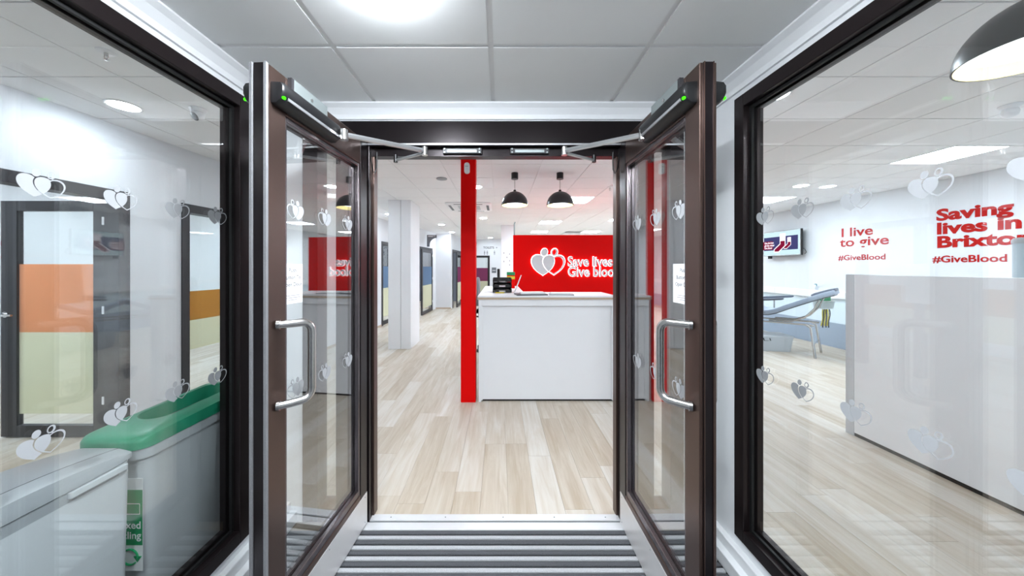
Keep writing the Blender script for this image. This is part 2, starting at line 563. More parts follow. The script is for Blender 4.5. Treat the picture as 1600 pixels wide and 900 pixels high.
# ------------------------------------------------------------------ ceilings
ceiling = bobj('ceiling', (XW, XE, YB, YF + 0.2, CEIL + 0.004, CEIL + 0.1), 'tbar')
tag(ceiling, 'white suspended tile ceiling over the main room', 'ceiling', kind='structure')
GX, GY, GP = -0.1, 1.53, 0.6
panels = [(1.1, 5.73), (1.1, 8.73), (1.1, 11.13), (2.9, 8.13), (2.9, 11.13), (4.7, 0.93), (4.7, 3.33), (4.7, 5.73), (4.7, 8.13), (4.7, 10.53)]
side_panels = [(-4.9, 1.53), (-4.9, 3.93), (-4.9, 6.93), (-4.3, 9.33), (-3.7, 12.33)]
tiles = []
skip = {(round(a, 2), round(b, 2)) for a, b in panels + side_panels}
nx0 = math.floor((XW - GX) / GP); nx1 = math.ceil((XE - GX) / GP)
ny0 = math.floor((YB - GY) / GP); ny1 = math.ceil((YF - GY) / GP)
for i in range(nx0, nx1):
    for j in range(ny0, ny1 + 1):
        a, b = GX + i * GP, GY + j * GP
        if (round(a, 2), round(b, 2)) in skip: continue
        x0, x1, y0, y1 = max(a, XW), min(a + GP, XE), max(b, YB), min(b + GP, YF + 0.2)
        if x1 - x0 < 0.03 or y1 - y0 < 0.03: continue
        if x0 > XL - 0.1 and x1 < XR + 0.1 and y1 < YE + 0.1: continue
        tiles.append((x0, x1, y0, y1))
def tscore(p):
    cx, cy = (p[0] + p[1]) / 2, (p[2] + p[3]) / 2
    u = in_view(cx, cy, CEIL, 10)
    if not u or cx < -3.6: return 0
    if abs(cx) < 1.0 and cy < 4: return 0
    if cx < 0 and cy > 5 and u[0] < 570: return 0.0
    return 1.0 / cy ** 2
tiles.sort(key=tscore, reverse=True)
full_me = None
for i, p in enumerate(tiles[:240]):
    if tscore(p) <= 0: break
    w, l = p[1] - p[0], p[3] - p[2]
    full = abs(w - GP) < 1e-6 and abs(l - GP) < 1e-6
    hx, hy = w / 2 - 0.005, l / 2 - 0.005
    if full and full_me:
        o = bpy.data.objects.new('ceiling_tile', full_me); C.objects.link(o); o.parent = ceiling
    else:
        o = obj('ceiling_tile', B((-hx, hx, -hy, hy, -0.003, 0.004)), 'tile', ceiling)
        if full: full_me = o.data
    o.location = ((p[0] + p[1]) / 2, (p[2] + p[3]) / 2, CEIL)
rest = bmesh.new()
for p in tiles[i:]:
    box(rest, p[0] + 0.005, p[1] - 0.005, p[2] + 0.005, p[3] - 0.005, CEIL - 0.003, CEIL + 0.004)
o = obj('far_ceiling_tiles', rest, 'tile', ceiling); o['kind'] = 'stuff'

# lobby ceiling: a lowered box with its own tile grid
lobby_ceiling = bobj('ceiling', (XL - 0.02, XR + 0.02, YB, YE + 0.02, LOBBY_C + 0.004, CEIL + 0.003), 'tbar')
tag(lobby_ceiling, 'lowered tile ceiling of the entrance lobby', 'ceiling', kind='structure')
lx = [XL - 0.02, -0.73, -0.04, 0.65, XR + 0.02]
ly = [YE, 1.408, 0.718, 0.028, YB]
for i in range(4):
    for j in range(4):
        if j == 3:
            continue
        o = bobj('ceiling_tile', (lx[i] + 0.012, lx[i + 1] - 0.012, ly[j + 1] + 0.012, ly[j] - 0.012, LOBBY_C - 0.004, LOBBY_C + 0.004), 'tile_entry', lobby_ceiling)
for i in range(4):
    bobj('ceiling_tile', (lx[i] + 0.012, lx[i + 1] - 0.012, YB, 0.016, LOBBY_C - 0.004, LOBBY_C + 0.004), 'tile_entry', lobby_ceiling)

# ------------------------------------------------------------------ outer shell
def wall(name, boxes, m, label):
    o = obj(name, B(*boxes), m)
    return tag(o, label, 'wall', kind='structure')
wall_right = wall('wall_right', [(XE, XE + 0.1, YB, YF + 0.2, 0, CEIL + 0.1)], 'white_wall', 'long white right wall with red lettering and a television')
wall('wall_back', [(XW, XL, YB - 0.1, YB, 0, CEIL + 0.1), (XR, XE, YB - 0.1, YB, 0, CEIL + 0.1), (XL, XR, YB - 0.1, YB, 2.3, CEIL + 0.1)], 'white_wall', 'white wall behind the entrance lobby')
wall('wall_outer', [(XW - 0.1, XW, YB, YF + 0.2, 0, CEIL + 0.1)], 'white_wall', 'white outer wall of the side rooms on the left')
far_wall = wall('wall_far', [(-1.08, XE, YF, YF + 0.12, 0, CEIL), (-1.75, -1.08, YF, YF + 0.12, 2.1, CEIL)], 'white_wall', 'distant white end wall with toilet sign and black framed doorway')
bobj('wall_panel', (XE - 0.006, XE, 0.5, YF, 0.47, 0.93), 'pale_blue', wall_right)
bobj('wall_panel', (XE - 0.012, XE, 0.5, YF, 0.012, 0.47), 'blue_grey', wall_right)
tr = bobj('trunking', (XE - 0.05, XE, 0.5, YF, 0.93, 1.07), 'white_gloss', wall_right, bevel=0.006)
for yy in (5.9, 6.35, 7.4, 7.75):
    so = bobj('socket', (XE - 0.058, XE - 0.05, yy, yy + 0.146, 0.945, 1.055), 'white_laminate', tr)

# left wall, slightly out of square; local x toward the room, local y along the wall
LW_ROT = -math.atan(0.058)
def lw(s, n=0.0):
    """world point of wall coordinate s (along) and n (out of the wall into the room)"""
    c, s_ = math.cos(LW_ROT), math.sin(LW_ROT)
    return (-3.543 + n * c - s * s_, n * s_ + s * c)
def at_left(o):
    o.location = (-3.543, 0, 0); o.rotation_euler = (0, 0, LW_ROT); return o
HT = 2.20
A0, A1 = 1.75, 2.945
B0, B1 = 3.40, 5.2
D0, D1 = 8.36, 9.3
wl = wall('wall_left', [(-0.12, 0, -0.85, A0, 0, CEIL), (-0.12, 0, A0, A1, HT, CEIL), (-0.12, 0, A1, B0, 0, CEIL), (-0.12, 0, B0, B1, HT, CEIL),
                        (-0.12, 0, B1, D0, 0, CEIL), (-0.12, 0, D0, D1, HT, CEIL), (-0.12, 0, D1, 10.2, 0, CEIL)], 'white_wall', 'white left wall with dark framed glazed doorways')
at_left(wl)
for s0, s1 in ((-0.8, A0), (A1, B0), (B1, D0), (D1, 10.2)):
    bobj('skirting', (0, 0.008, s0, s1, 0, 0.05), 'oak_edge', wl)

# far left stepped walls of the corridor
def seg_wall(name, p0, p1, gaps, label, top=2.2, th=0.1):
    """wall from p0 to p1 with door gaps (s0,s1); local y along the wall, room on +x"""
    d = Vector((p1[0] - p0[0], p1[1] - p0[1])); L = d.length
    bx = []; s = 0
    for a, b in gaps:
        if a > s: bx.append((-th, 0, s, a, 0, CEIL))
        bx.append((-th, 0, a, b, top, CEIL)); s = b
    if s < L: bx.append((-th, 0, s, L, 0, CEIL))
    o = wall(name, bx, 'white_wall', label)
    o.location = (p0[0], p0[1], 0); o.rotation_euler = (0, 0, math.atan2(d.y, d.x) - PI / 2)
    return o, L
s2p0, s2p1 = (-2.66, 10.0), (-2.36, 11.9)
w2, L2 = seg_wall('wall_corridor', s2p0, s2p1, [(0.12, 1.55)], 'white corridor wall holding the half open glazed door past the pillar')
w2b = wall('wall_step', [(-3.2, -2.66, 9.98, 10.08, 0, CEIL), (-2.46, -1.80, 11.9, 12.0, 0, CEIL)], 'white_wall', 'white wall face between the two far corridor doors')
bobj('skirting', (-2.36, -1.80, 11.89, 11.9, 0, 0.05), 'oak_edge', w2b)
s3p0, s3p1 = (-1.80, 12.0), (-1.58, 14.4)
w3, L3 = seg_wall('wall_end', s3p0, s3p1, [(0.15, 1.7)], 'white corridor wall with the farthest side door next to the red post')

# ------------------------------------------------------------------ glazed inner doors with coloured film
def glazed_leaf(root, w, h, band, hinge_side=None, lever=True, zb=(0.21, 0.94, 1.55), st=0.1, clear_top=True):
    """leaf in local x 0..w, y thickness, z"""
    t = 0.022
    bobj('stile', (0, st, -t, t, 0.01, h), 'dark_frame', root, 0.003)
    bobj('stile', (w - st, w, -t, t, 0.01, h), 'dark_frame', root, 0.003)
    bobj('rail', (st, w - st, -t, t, h - 0.09, h), 'dark_frame', root, 0.003)
    bobj('rail', (st, w - st, -t, t, 0.01, 0.11), 'dark_frame', root, 0.003)
    p = bobj('pane', (st, w - st, -0.004, 0.004, 0.11, h - 0.09), 'glass_room', root)
    bobj('colour_film', (st, w - st, 0.0045, 0.0055, zb[1], zb[2]), band, p)
    bobj('cream_film', (st, w - st, 0.0045, 0.0055, zb[0], zb[1]), 'film_cream', p)
    if lever:
        bm = bmesh.new()
        lx_ = w - 0.05
        cyl(bm, (lx_, t, 1.1), (lx_, t + 0.05, 1.1), 0.012)
        tube(bm, [(lx_, t + 0.05, 1.1), (lx_ - 0.02, t + 0.055, 1.1), (lx_ - 0.13, t + 0.055, 1.1)], 0.009)
        cyl(bm, (lx_, t, 1.1), (lx_, t + 0.008, 1.1), 0.026)
        obj('lever_handle', bm, 'steel', root, smooth=True)
    for z in (1.90, 1.105, 0.30):
        bm = B((0.005, 0.06, t, t + 0.006, z - 0.0, z + 0.07))
        box(bm, -0.012, 0.018, t, t + 0.014, z - 0.06, z + 0.0)
        obj('hinge', bm, 'white_gloss', root)

def frame_at(parent, s0, s1, h, w=0.07, d0=-0.13, d1=0.012, m='dark_frame', mid=None):
    bobj('frame_jamb', (d0, d1, s0, s0 + w, 0, h), m, parent, 0.003)
    bobj('frame_jamb', (d0, d1, s1 - w, s1, 0, h), m, parent, 0.003)
    bobj('frame_head', (d0, d1, s0 + w, s1 - w, h - 0.09, h), m, parent, 0.003)

fr = thing('trim_1', 'dark grey frame of the open side room doorway', 'door frame', kind='structure'); at_left(fr)
frame_at(fr, A0, A1, HT, w=0.085)
hx, hy = lw(A1 - 0.045, -0.105)
d3 = thing('door_3', 'open glazed side room door with orange and cream film', 'door', (hx, hy, 0), PI, kind='structure')
glazed_leaf(d3, 0.97, 2.115, 'film_orange', st=0.145)

w5 = thing('window_1', 'dark framed interior glazing beyond the green lidded bin', 'window', kind='structure'); at_left(w5)
frame_at(w5, B0, B1, HT, w=0.08)
bobj('mullion', (-0.1, 0.008, 4.42, 4.50, 0, HT - 0.09), 'dark_frame', w5, 0.003)
for a, b in ((B0 + 0.08, 4.42), (4.50, B1 - 0.08)):
    p = bobj('pane', (-0.064, -0.056, a, b, 0.0, HT - 0.09), 'glass_room', w5)
    bobj('gold_film', (-0.0552, -0.0545, a, b, 0.94, 1.26), 'film_gold', p)
    bobj('cream_film', (-0.0552, -0.0545, a, b, 0.62, 0.94), 'film_cream', p)

d4 = thing('door_4', 'glazed door with blue film half hidden behind the white pillar', 'door', kind='structure'); at_left(d4)
frame_at(d4, D0, D1, HT, w=0.09)
bobj('rail', (-0.08, -0.03, D0 + 0.09, D1 - 0.09, 0.0, 0.1), 'dark_frame', d4)
p = bobj('pane', (-0.06, -0.052, D0 + 0.09, D1 - 0.09, 0.1, HT - 0.09), 'glass_room', d4)
bobj('colour_film', (-0.0515, -0.0505, D0 + 0.09, D1 - 0.09, 0.97, 1.55), 'film_blue', p)
bobj('cream_film', (-0.0515, -0.0505, D0 + 0.09, D1 - 0.09, 0.21, 0.97), 'film_cream', p)

def corridor_door(n, w_obj, s0, s1, open_deg, band, label, label_f):
    f = thing('trim_%d' % (n - 3), label_f, 'door frame', kind='structure')
    f.location = w_obj.location; f.rotation_euler = w_obj.rotation_euler
    frame_at(f, s0, s1, 2.2, w=0.06, d0=-0.11, d1=0.02)
    f2 = thing('door_%d' % n, label, 'door', kind='structure')
    rz = w_obj.rotation_euler[2]
    # hinge at the far jamb, opening into the corridor
    c, s_ = math.cos(rz), math.sin(rz)
    ps = s1 - 0.07; pn = 0.03
    f2.location = (w_obj.location[0] + pn * c - ps * s_, w_obj.location[1] + pn * s_ + ps * c, 0)
    f2.rotation_euler = (0, 0, rz - PI / 2 + math.radians(open_deg))
    glazed_leaf(f2, s1 - s0 - 0.14, 2.1, band, st=0.09, lever=False)
    nt_ = bobj('notice', (0.45, 0.6, -0.026, -0.0225, 1.15, 1.36), 'paper', f2)
corridor_door(5, w2, 0.12, 1.55, 6, 'film_blue', 'black framed glazed door with blue and cream film past the pillar', 'grey frame of the corridor door past the pillar')
corridor_door(6, w3, 0.15, 1.7, 5, 'film_purple', 'glazed corridor door with purple and cream film beside the red post', 'grey frame of the corridor door beside the red post')
f = thing('door_7', 'far black framed glazed door with purple and cream film', 'door', (-1.3, YF, 0), kind='structure')
bobj('frame_jamb', (0.76, 0.85, -0.03, 0.06, 0, 2.05), 'black', f)
bobj('frame_jamb', (-0.25, -0.17, -0.03, 0.06, 0, 2.05), 'black', f)
bobj('frame_head', (-0.17, 0.76, -0.03, 0.06, 1.96, 2.05), 'black', f)
p = bobj('pane', (-0.17, 0.76, -0.02, -0.012, 0, 1.96), 'glass_room', f)
bobj('glazed_backing', (-0.17, 0.76, -0.011, -0.004, 0, 1.96), 'white_wall', f)
bobj('colour_film', (-0.17, 0.76, -0.024, -0.021, 0.92, 1.5), 'film_purple', p)
bobj('cream_film', (-0.17, 0.76, -0.024, -0.021, 0.2, 0.92), 'film_cream', p)

# ------------------------------------------------------------------ entrance lobby shell
WT = 0.08
def lobby_side(sgn, name, label, wlabel, wname):
    """sgn -1: left, +1: right. d = distance outward from the inner face"""
    xi = XL if sgn < 0 else XR
    def bx(d0, d1, y0, y1, z0, z1):
        a, b = xi + sgn * d0, xi + sgn * d1
        return (min(a, b), max(a, b), y0, y1, z0, z1)
    z0, z1, y1, y0 = 0.17, 2.37, 1.64, YB
    w = obj(name, B(bx(0, WT, y1, YE, 0, LOBBY_C), bx(0, WT, y0, y1, z1, LOBBY_C), bx(0, WT, y0, y1, 0, z0)), 'white_gloss')
    tag(w, wlabel, 'wall', kind='structure')
    # stepped white plinth and sill
    bobj('plinth', bx(-0.07, 0, y0, YE, 0, 0.07), 'white_gloss', w, 0.004)
    bobj('sill', bx(-0.035, 0, y0, YE, 0.07, 0.125), 'white_gloss', w, 0.006)
    bm = bmesh.new()
    prof = [(0, LOBBY_C), (-0.05, LOBBY_C), (-0.05, LOBBY_C - 0.012), (-0.03, LOBBY_C - 0.03), (-0.012, LOBBY_C - 0.062), (-0.012, LOBBY_C - 0.09), (0, LOBBY_C - 0.09)]
    prism(bm, [(xi + sgn * a, b) for a, b in prof], 'y', y0, YE)
    obj('cornice', bm, 'white_gloss', w)
    t = thing(wname, label, 'window', (xi, 0, 0), kind='structure')
    def bl(d0, d1, y0, y1, z0, z1):
        a, b = sgn * d0, sgn * d1
        return (min(a, b), max(a, b), y0, y1, z0, z1)
    fw = 0.062
    bobj('frame_jamb', bl(-0.012, WT + 0.006, y1 - fw, y1, z0, z1), 'bronze_window', t, 0.003)
    bobj('frame_head', bl(-0.012, WT + 0.006, y0, y1 - fw, z1 - fw, z1), 'bronze_window', t, 0.003)
    bobj('frame_sill', bl(-0.012, WT + 0.006, y0, y1 - fw, z0, z0 + fw), 'bronze_window', t, 0.003)
    g = 0.014
    bm = B(bl(0.018, 0.03, y1 - fw - g, y1 - fw, z0 + fw, z1 - fw), bl(0.018, 0.03, y0, y1 - fw - g, z1 - fw - g, z1 - fw), bl(0.018, 0.03, y0, y1 - fw - g, z0 + fw, z0 + fw + g))
    obj('gasket', bm, 'rubber', t)
    bm = B(bl(0.042, 0.07, y1 - fw - 0.02, y1 - fw, z0 + fw, z1 - fw), bl(0.042, 0.07, y0, y1 - fw - 0.02, z1 - fw - 0.02, z1 - fw), bl(0.042, 0.07, y0, y1 - fw - 0.02, z0 + fw, z0 + fw + 0.02))
    obj('glazing_bead', bm, 'bronze_window', t)
    bobj('pane', bl(0.031, 0.041, y0, y1 - fw - 0.001, z0 + fw, z1 - fw), 'glass', t)
    for yy in (0.735, 0.925, 1.118, 1.315, 1.50):
        for zz in (1.745, 1.005):
            decal(t, (sgn * 0.030, yy, zz), PI / 2 if sgn < 0 else -PI / 2)
    return t
lobby_side(-1, 'wall_lobby_left', 'left lobby glazing with frosted heart decals in front of the bins', 'white surround of the left lobby glazing', 'window_2')
lobby_side(1, 'wall_lobby_right', 'right lobby glazing with frosted heart decals in front of the low partition', 'white surround of the right lobby glazing', 'window_3')

# end wall: bronze screen holding the double doors
HEAD_B, HEAD_T = 2.246, 2.395
OL, OR_ = -0.78, 0.722
fs = thing('trim_4', 'dark bronze frame around the open entrance double doors', 'door frame', (0, YE, 0), kind='structure')
bobj('frame_head', (XL + 0.1, XR - 0.1, 0.0, 0.11, HEAD_B, HEAD_T), 'bronze_black', fs, 0.003)
bobj('head_trim', (XL + 0.1, XR - 0.1, -0.006, 0.0, HEAD_B + 0.004, HEAD_B + 0.014), 'alu', fs)
bobj('head_stop', (OL - 0.2, OR_ + 0.2, 0.04, 0.10, 2.198, HEAD_B), 'bronze_black', fs)
for a, b in ((OL - 0.20, OL), (OR_, OR_ + 0.20)):
    bobj('frame_jamb', (a, b, 0.0, 0.11, 0, HEAD_B), 'bronze_black', fs, 0.003)
for a, b in ((XL + 0.1, XL + 0.19), (XR - 0.18, XR - 0.1)):
    bobj('frame_jamb', (a, b, 0.0, 0.11, 0, HEAD_B), 'bronze_black', fs, 0.003)
for a, b in ((OL - 0.004, OL + 0.012), (OR_ - 0.012, OR_ + 0.004)):
    bobj('jamb_stop', (a, b, 0.045, 0.10, 0, 2.198), 'bronze', fs, 0.002)
for a, b in ((XL + 0.19, OL - 0.20), (OR_ + 0.20, XR - 0.18)):
    bobj('side_pane', (a, b, 0.05, 0.06, 0.08, HEAD_B), 'glass', fs)
    bobj('side_sill', (a, b, 0.0, 0.11, 0, 0.08), 'bronze', fs)
for x0 in (-0.345, 0.062):
    bm = B((x0, x0 + 0.235, 0.018, 0.04, 2.208, 2.24))
    ml = obj('magnetic_lock', bm, 'dark_frame', fs, bevel=0.002)
    bobj('magnet_face', (x0 + 0.03, x0 + 0.205, 0.012, 0.018, 2.212, 2.228), 'zinc', ml)
    for dx in (0.012, 0.223):
        bm = bmesh.new()
        for zz in (2.214, 2.234): cyl(bm, (x0 + dx, 0.012, zz), (x0 + dx, 0.018, zz), 0.005, 8)
        obj('screw', bm, 'zinc', ml)
we = obj('wall_lobby_end', B((XL, XL + 0.1, YE, YE + 0.11, 0, LOBBY_C), (XR - 0.1, XR, YE, YE + 0.11, 0, LOBBY_C), (XL + 0.1, XR - 0.1, YE, YE + 0.11, HEAD_T, LOBBY_C + 0.004)), 'white_gloss')
tag(we, 'white end wall strip and cornice above the double doors', 'wall', kind='structure')
bm = bmesh.new()
prof = [(YE, LOBBY_C), (YE - 0.05, LOBBY_C), (YE - 0.05, LOBBY_C - 0.012), (YE - 0.03, LOBBY_C - 0.03), (YE - 0.012, LOBBY_C - 0.062), (YE - 0.012, LOBBY_C - 0.09), (YE, LOBBY_C - 0.09)]
prism(bm, prof, 'x', XL, XR)
obj('cornice', bm, 'white_gloss', we)
# threshold
th = thing('trim_5', 'silver aluminium threshold strip between mat and oak floor', 'threshold', (0, 1.9, 0), kind='structure')
bobj('threshold_plate', (OL, OR_, 0.035, 0.085, -0.004, 0.006), 'alu_bright', th, 0.002)
bobj('threshold_gap', (OL - 0.02, OR_ + 0.02, 0.02, 0.04, -0.006, -0.003), 'rubber', th)
bobj('threshold_plate', (OL - 0.02, OR_ + 0.02, -0.035, 0.022, -0.004, 0.006), 'alu_bright', th, 0.002)
bm = bmesh.new()
for x_ in (-0.66, -0.33, 0.02, 0.33, 0.64): cyl(bm, (x_, 0.06, 0.006), (x_, 0.06, 0.0075), 0.004, 8)
obj('screw', bm, 'zinc', th)

# unseen glazed street front, invented so the camera-facing frames reflect dark
sf = thing('window_4', 'unseen dark framed street glazing added behind the lobby for dark reflections', 'window', (0, YB, 0), kind='structure')
for a, b in ((XL, XL + 0.07), (-0.075, -0.005), (XR - 0.07, XR)):
    bobj('frame_jamb', (a, b, -0.09, -0.01, 0, 2.3), 'bronze', sf)
bobj('frame_head', (XL + 0.07, XR - 0.07, -0.08, -0.02, 2.22, 2.3), 'bronze', sf)
for a, b in ((XL + 0.07, -0.075), (-0.005, XR - 0.07)):
    bobj('pane', (a, b, -0.055, -0.045, 0, 2.22), 'glass', sf)

# ------------------------------------------------------------------ entrance mat
mt = thing('entrance_mat', 'ribbed grey and charcoal entrance mat on the lobby floor', 'mat', (0, 0, 0))
bobj('mat_base', (XL + 0.06, XR - 0.06, YB, 1.863, -0.006, -0.004), 'mat_base', mt)
lm = dm = None
y = 1.86
per = 0.0655
k = 0
while y - per > 0.95:
    for nm, m_, o0, o1, hgt in (('dark_rib', 'rib_dark', 0.0, 0.0235, 0.008), ('light_rib', 'rib_light', 0.0335, 0.0565, 0.008)):
        ref = dm if nm == 'dark_rib' else lm
        if ref is None:
            bm = bmesh.new()
            w_ = o1 - o0
            prism(bm, [(0, -0.002), (0, hgt * 0.6), (-0.004, hgt), (-w_ + 0.004, hgt), (-w_, hgt * 0.6), (-w_, -0.002)], 'x', XL + 0.075, XR - 0.075)
            o = obj(nm, bm, m_, mt)
            if nm == 'dark_rib': dm = o.data
            else: lm = o.data
        else:
            o = bpy.data.objects.new(nm, ref); C.objects.link(o); o.parent = mt
        o.location = (0, y - o0, 0)
    y -= per
bm = bmesh.new()
while y - per > YB:
    box(bm, XL + 0.075, XR - 0.075, y - 0.029, y, -0.002, 0.006)
    box(bm, XL + 0.075, XR - 0.075, y - 0.0615, y - 0.036, -0.002, 0.004)
    y -= per
o = obj('near_ribs', bm, 'rib_dark', mt); o['kind'] = 'stuff'

# ------------------------------------------------------------------ entrance door leaves
def entrance_leaf(name, label, hinge, ang, g, brush):
    """local x from hinge to free edge, inner side at local y = g * d (d>0 towards the opening)"""
    root = thing(name, label, 'door', (hinge[0], hinge[1], 0), ang, kind='structure')
    L, TH, H = 0.75, 0.062, 2.26
    def bx(x0, x1, d0, d1, z0, z1):
        a, b = g * d0, g * d1
        return (x0, x1, min(a, b), max(a, b), z0, z1)
    def V(x, d, z): return (x, g * d, z)
    sw, hw = 0.09, 0.075
    st = bobj('stile', bx(L - sw, L, -TH, 0, 0.02, H), 'bronze', root, 0.003)
    bobj('edge_channel', bx(L, L + 0.004, -TH + 0.012, -0.012, 0.02, H), 'bronze_black', st)
    if brush:
        for a, b in ((-0.009, 0.001), (-TH - 0.001, -TH + 0.009)):
            bobj('brush_strip', bx(L - 0.002, L + 0.009, a, b, 0.02, H), 'brush', st)
    else:
        for a, b in ((-0.016, -0.013), (-TH + 0.013, -TH + 0.016)):
            bobj('edge_lip', bx(L + 0.004, L + 0.008, a, b, 0.02, H), 'bronze', st)
    bobj('stile', bx(0, hw, -TH, 0, 0.02, H), 'bronze_black', root, 0.003)
    bobj('rail', bx(hw, L - sw, -TH, 0, 2.11, H), 'bronze', root, 0.003)
    br = bobj('rail', bx(hw, L - sw, -TH, 0, 0.02, 0.225), 'bronze', root, 0.003)
    kp = bobj('kick_plate', bx(0.004, L - 0.004, 0.0005, 0.003, 0.015, 0.197), 'alu_plate', root)
    bm = bmesh.new()
    for xx in (0.03, 0.38, L - 0.03):
        for zz in (0.035, 0.18): cyl(bm, V(xx, 0.003, zz), V(xx, 0.0045, zz), 0.003, 8)
    obj('screw', bm, 'zinc', kp)
    # sloped glazing beads
    gx0, gx1, gz0, gz1 = hw, L - sw, 0.225, 2.11
    bm = bmesh.new()
    for d0, d1 in ((-0.026, -0.004), (-TH + 0.004, -0.036)):
        box(bm, *bx(gx0, gx0 + 0.018, d0, d1, gz0, gz1)); box(bm, *bx(gx1 - 0.012, gx1, d0, d1, gz0, gz1))
        box(bm, *bx(gx0 + 0.018, gx1 - 0.012, d0, d1, gz0, gz0 + 0.034)); box(bm, *bx(gx0 + 0.018, gx1 - 0.012, d0, d1, gz1 - 0.02, gz1))
    obj('glazing_bead', bm, 'bead_grey', root, bevel=0.003)
    pane = bobj('pane', bx(gx0, gx1, -0.036, -0.026, gz0, gz1), 'glass_leaf', root)
    for xx in (0.17, 0.37, 0.57):
        for zz in (1.745, 1.005):
            decal(root, V(xx, -0.0255, zz), 0.0, mirrored=(g < 0))
    # pull handles, cranked tube on both faces
    def pull(sd, d_face):
        bm = bmesh.new()
        x0, x1 = L - 0.045, L - 0.135
        out = 0.075 * sd
        pts = []
        for zt, s_ in ((1.305, 1), (1.0, -1)):
            arc = []
            arc.append(V(x0, d_face, zt)); arc.append(V(x0 - 0.03, d_face + out * 0.4, zt)); arc.append(V(x0 - 0.06, d_face + out * 0.72, zt))
            for q in range(1, 6):
                a = PI / 2 * q / 5
                f_ = 0.03
                arc.append(V(x0 - 0.06 - f_ * math.sin(a), d_face + out * (0.72 + 0.28 * math.sin(a)), zt - s_ * f_ * (1 - math.cos(a)) * 1.3))
            pts.append(arc)
        tube(bm, pts[0] + pts[1][::-1], 0.0155, 14)
        h_ = obj('pull_handle', bm, 'steel', root, smooth=True)
        bm = bmesh.new()
        for zt in (1.305, 1.0): cyl(bm, V(x0, d_face, zt), V(x0 - 0.004, d_face + 0.010 * sd, zt), 0.019, 16)
        obj('handle_rose', bm, 'steel', h_, smooth=True)
    pull(1, 0.0); pull(-1, -TH)
    # presence sensor bars on both faces
    def sensor(sd, d_face):
        bm = bmesh.new()
        prof = [(0, -0.045), (0.022, -0.045), (0.04, -0.03), (0.05, -0.005), (0.05, 0.022), (0.04, 0.036), (0.0, 0.040)]
        xs0, xs1 = L - 0.40, L - 0.012
        zc = 2.165
        def ring(xx, k):
            return [bm.verts.new(V(xx, d_face + sd * a * k, zc + b * k)) for a, b in prof]
        rs = [ring(xs0, 0.7), ring(xs0 + 0.01, 1), ring(xs1 - 0.012, 1), ring(xs1 - 0.003, 0.9), ring(xs1, 0.7)]
        for a, b in zip(rs, rs[1:]):
            for i in range(len(a)):
                bm.faces.new((a[i], a[(i + 1) % len(a)], b[(i + 1) % len(b)], b[i]))
        bm.faces.new(rs[0][::-1]); bm.faces.new(rs[-1])
        s_ = obj('door_sensor', bm, 'black', root, smooth=True)
        bobj('sensor_strip', bx(xs0 + 0.01, xs1 - 0.03, min(d_face + sd * 0.036, d_face + sd * 0.047), max(d_face + sd * 0.036, d_face + sd * 0.047), zc - 0.024, zc - 0.012), 'alu', s_)
        bm = bmesh.new()
        lathe(bm, [(0.0001, -0.005), (0.006, -0.004), (0.0075, 0), (0.006, 0.004), (0.0001, 0.005)], V(xs1 - 0.012, d_face + sd * 0.043, zc - 0.022), 12)
        obj('indicator_light', bm, 'led_green', s_, smooth=True)
    sensor(1, 0.0); sensor(-1, -TH)
    # armature bracket of the magnetic lock on the leaf's head
    ap = bobj('lock_bracket', bx(L - 0.335, L - 0.115, 0.0, 0.016, 2.205, H + 0.006), 'zinc', root, 0.002)
    bobj('bracket_flange', bx(L - 0.115, L - 0.10, 0.0, 0.016, 2.195, H + 0.004), 'dark_frame', ap)
    bm = bmesh.new(); cyl(bm, V(L - 0.22, 0.016, 2.235), V(L - 0.22, 0.02, 2.235), 0.007, 10)
    obj('screw', bm, 'steel', ap)
    # closer arm: leaf shoe -> elbow -> frame pivot (world points brought into the leaf's frame)
    inv = Matrix.Rotation(-ang, 4, 'Z') @ Matrix.Translation((-hinge[0], -hinge[1], 0))
    cx = -0.03
    def W(x, y_, z):
        xx = x if g > 0 else 2 * cx - x
        return tuple(inv @ Vector((xx, y_, z)))
    shoe, elbow, pivot = (-0.745, 1.545, 2.155), (-0.435, 1.875, 2.197), (-0.63, 1.955, 2.168)
    bm = bmesh.new()
    tube(bm, [W(*shoe), W(*elbow)], 0.0135, 8)
    arm = obj('closer_arm', bm, 'alu', root, smooth=True)
    bm = bmesh.new()
    tube(bm, [W(elbow[0], elbow[1], elbow[2] - 0.012), W(*pivot)], 0.009, 8)
    obj('arm_link', bm, 'alu', arm, smooth=True)
    bm = bmesh.new()
    cyl(bm, W(elbow[0], elbow[1], elbow[2] - 0.026), W(elbow[0], elbow[1], elbow[2] + 0.02), 0.018, 14)
    cyl(bm, W(shoe[0], shoe[1], shoe[2] - 0.026), W(shoe[0], shoe[1], shoe[2] + 0.022), 0.02, 14)
    obj('arm_joint', bm, 'steel', arm, smooth=True)
    bm = bmesh.new()
    cyl(bm, W(pivot[0], pivot[1], pivot[2] - 0.012), W(pivot[0], pivot[1], 2.2), 0.012, 12)
    obj('arm_pivot', bm, 'black', arm, smooth=True)
    bm = bmesh.new()
    cs = [(-0.775, 1.93, 2.21), (-0.772, 1.935, 2.16), (-0.764, 1.94, 2.11), (-0.752, 1.945, 2.085), (-0.742, 1.945, 2.11), (-0.738, 1.94, 2.16), (-0.737, 1.935, 2.21)]
    tube(bm, [W(*c) for c in cs], 0.004, 6)
    obj('cable_loop', bm, 'black', root, smooth=True)
    # paper notice taped on the glass
    d_n = -0.0252
    xa, xb = L - sw - 0.13, L - sw - 0.004
    nt_ = bobj('notice', bx(xa, xb + 0.02, d_n, d_n + 0.0008, 1.372, 1.535), 'paper', root)
    ux = (-1, 0, 0) if g > 0 else (1, 0, 0)
    mid = 0.590 if g > 0 else 0.604
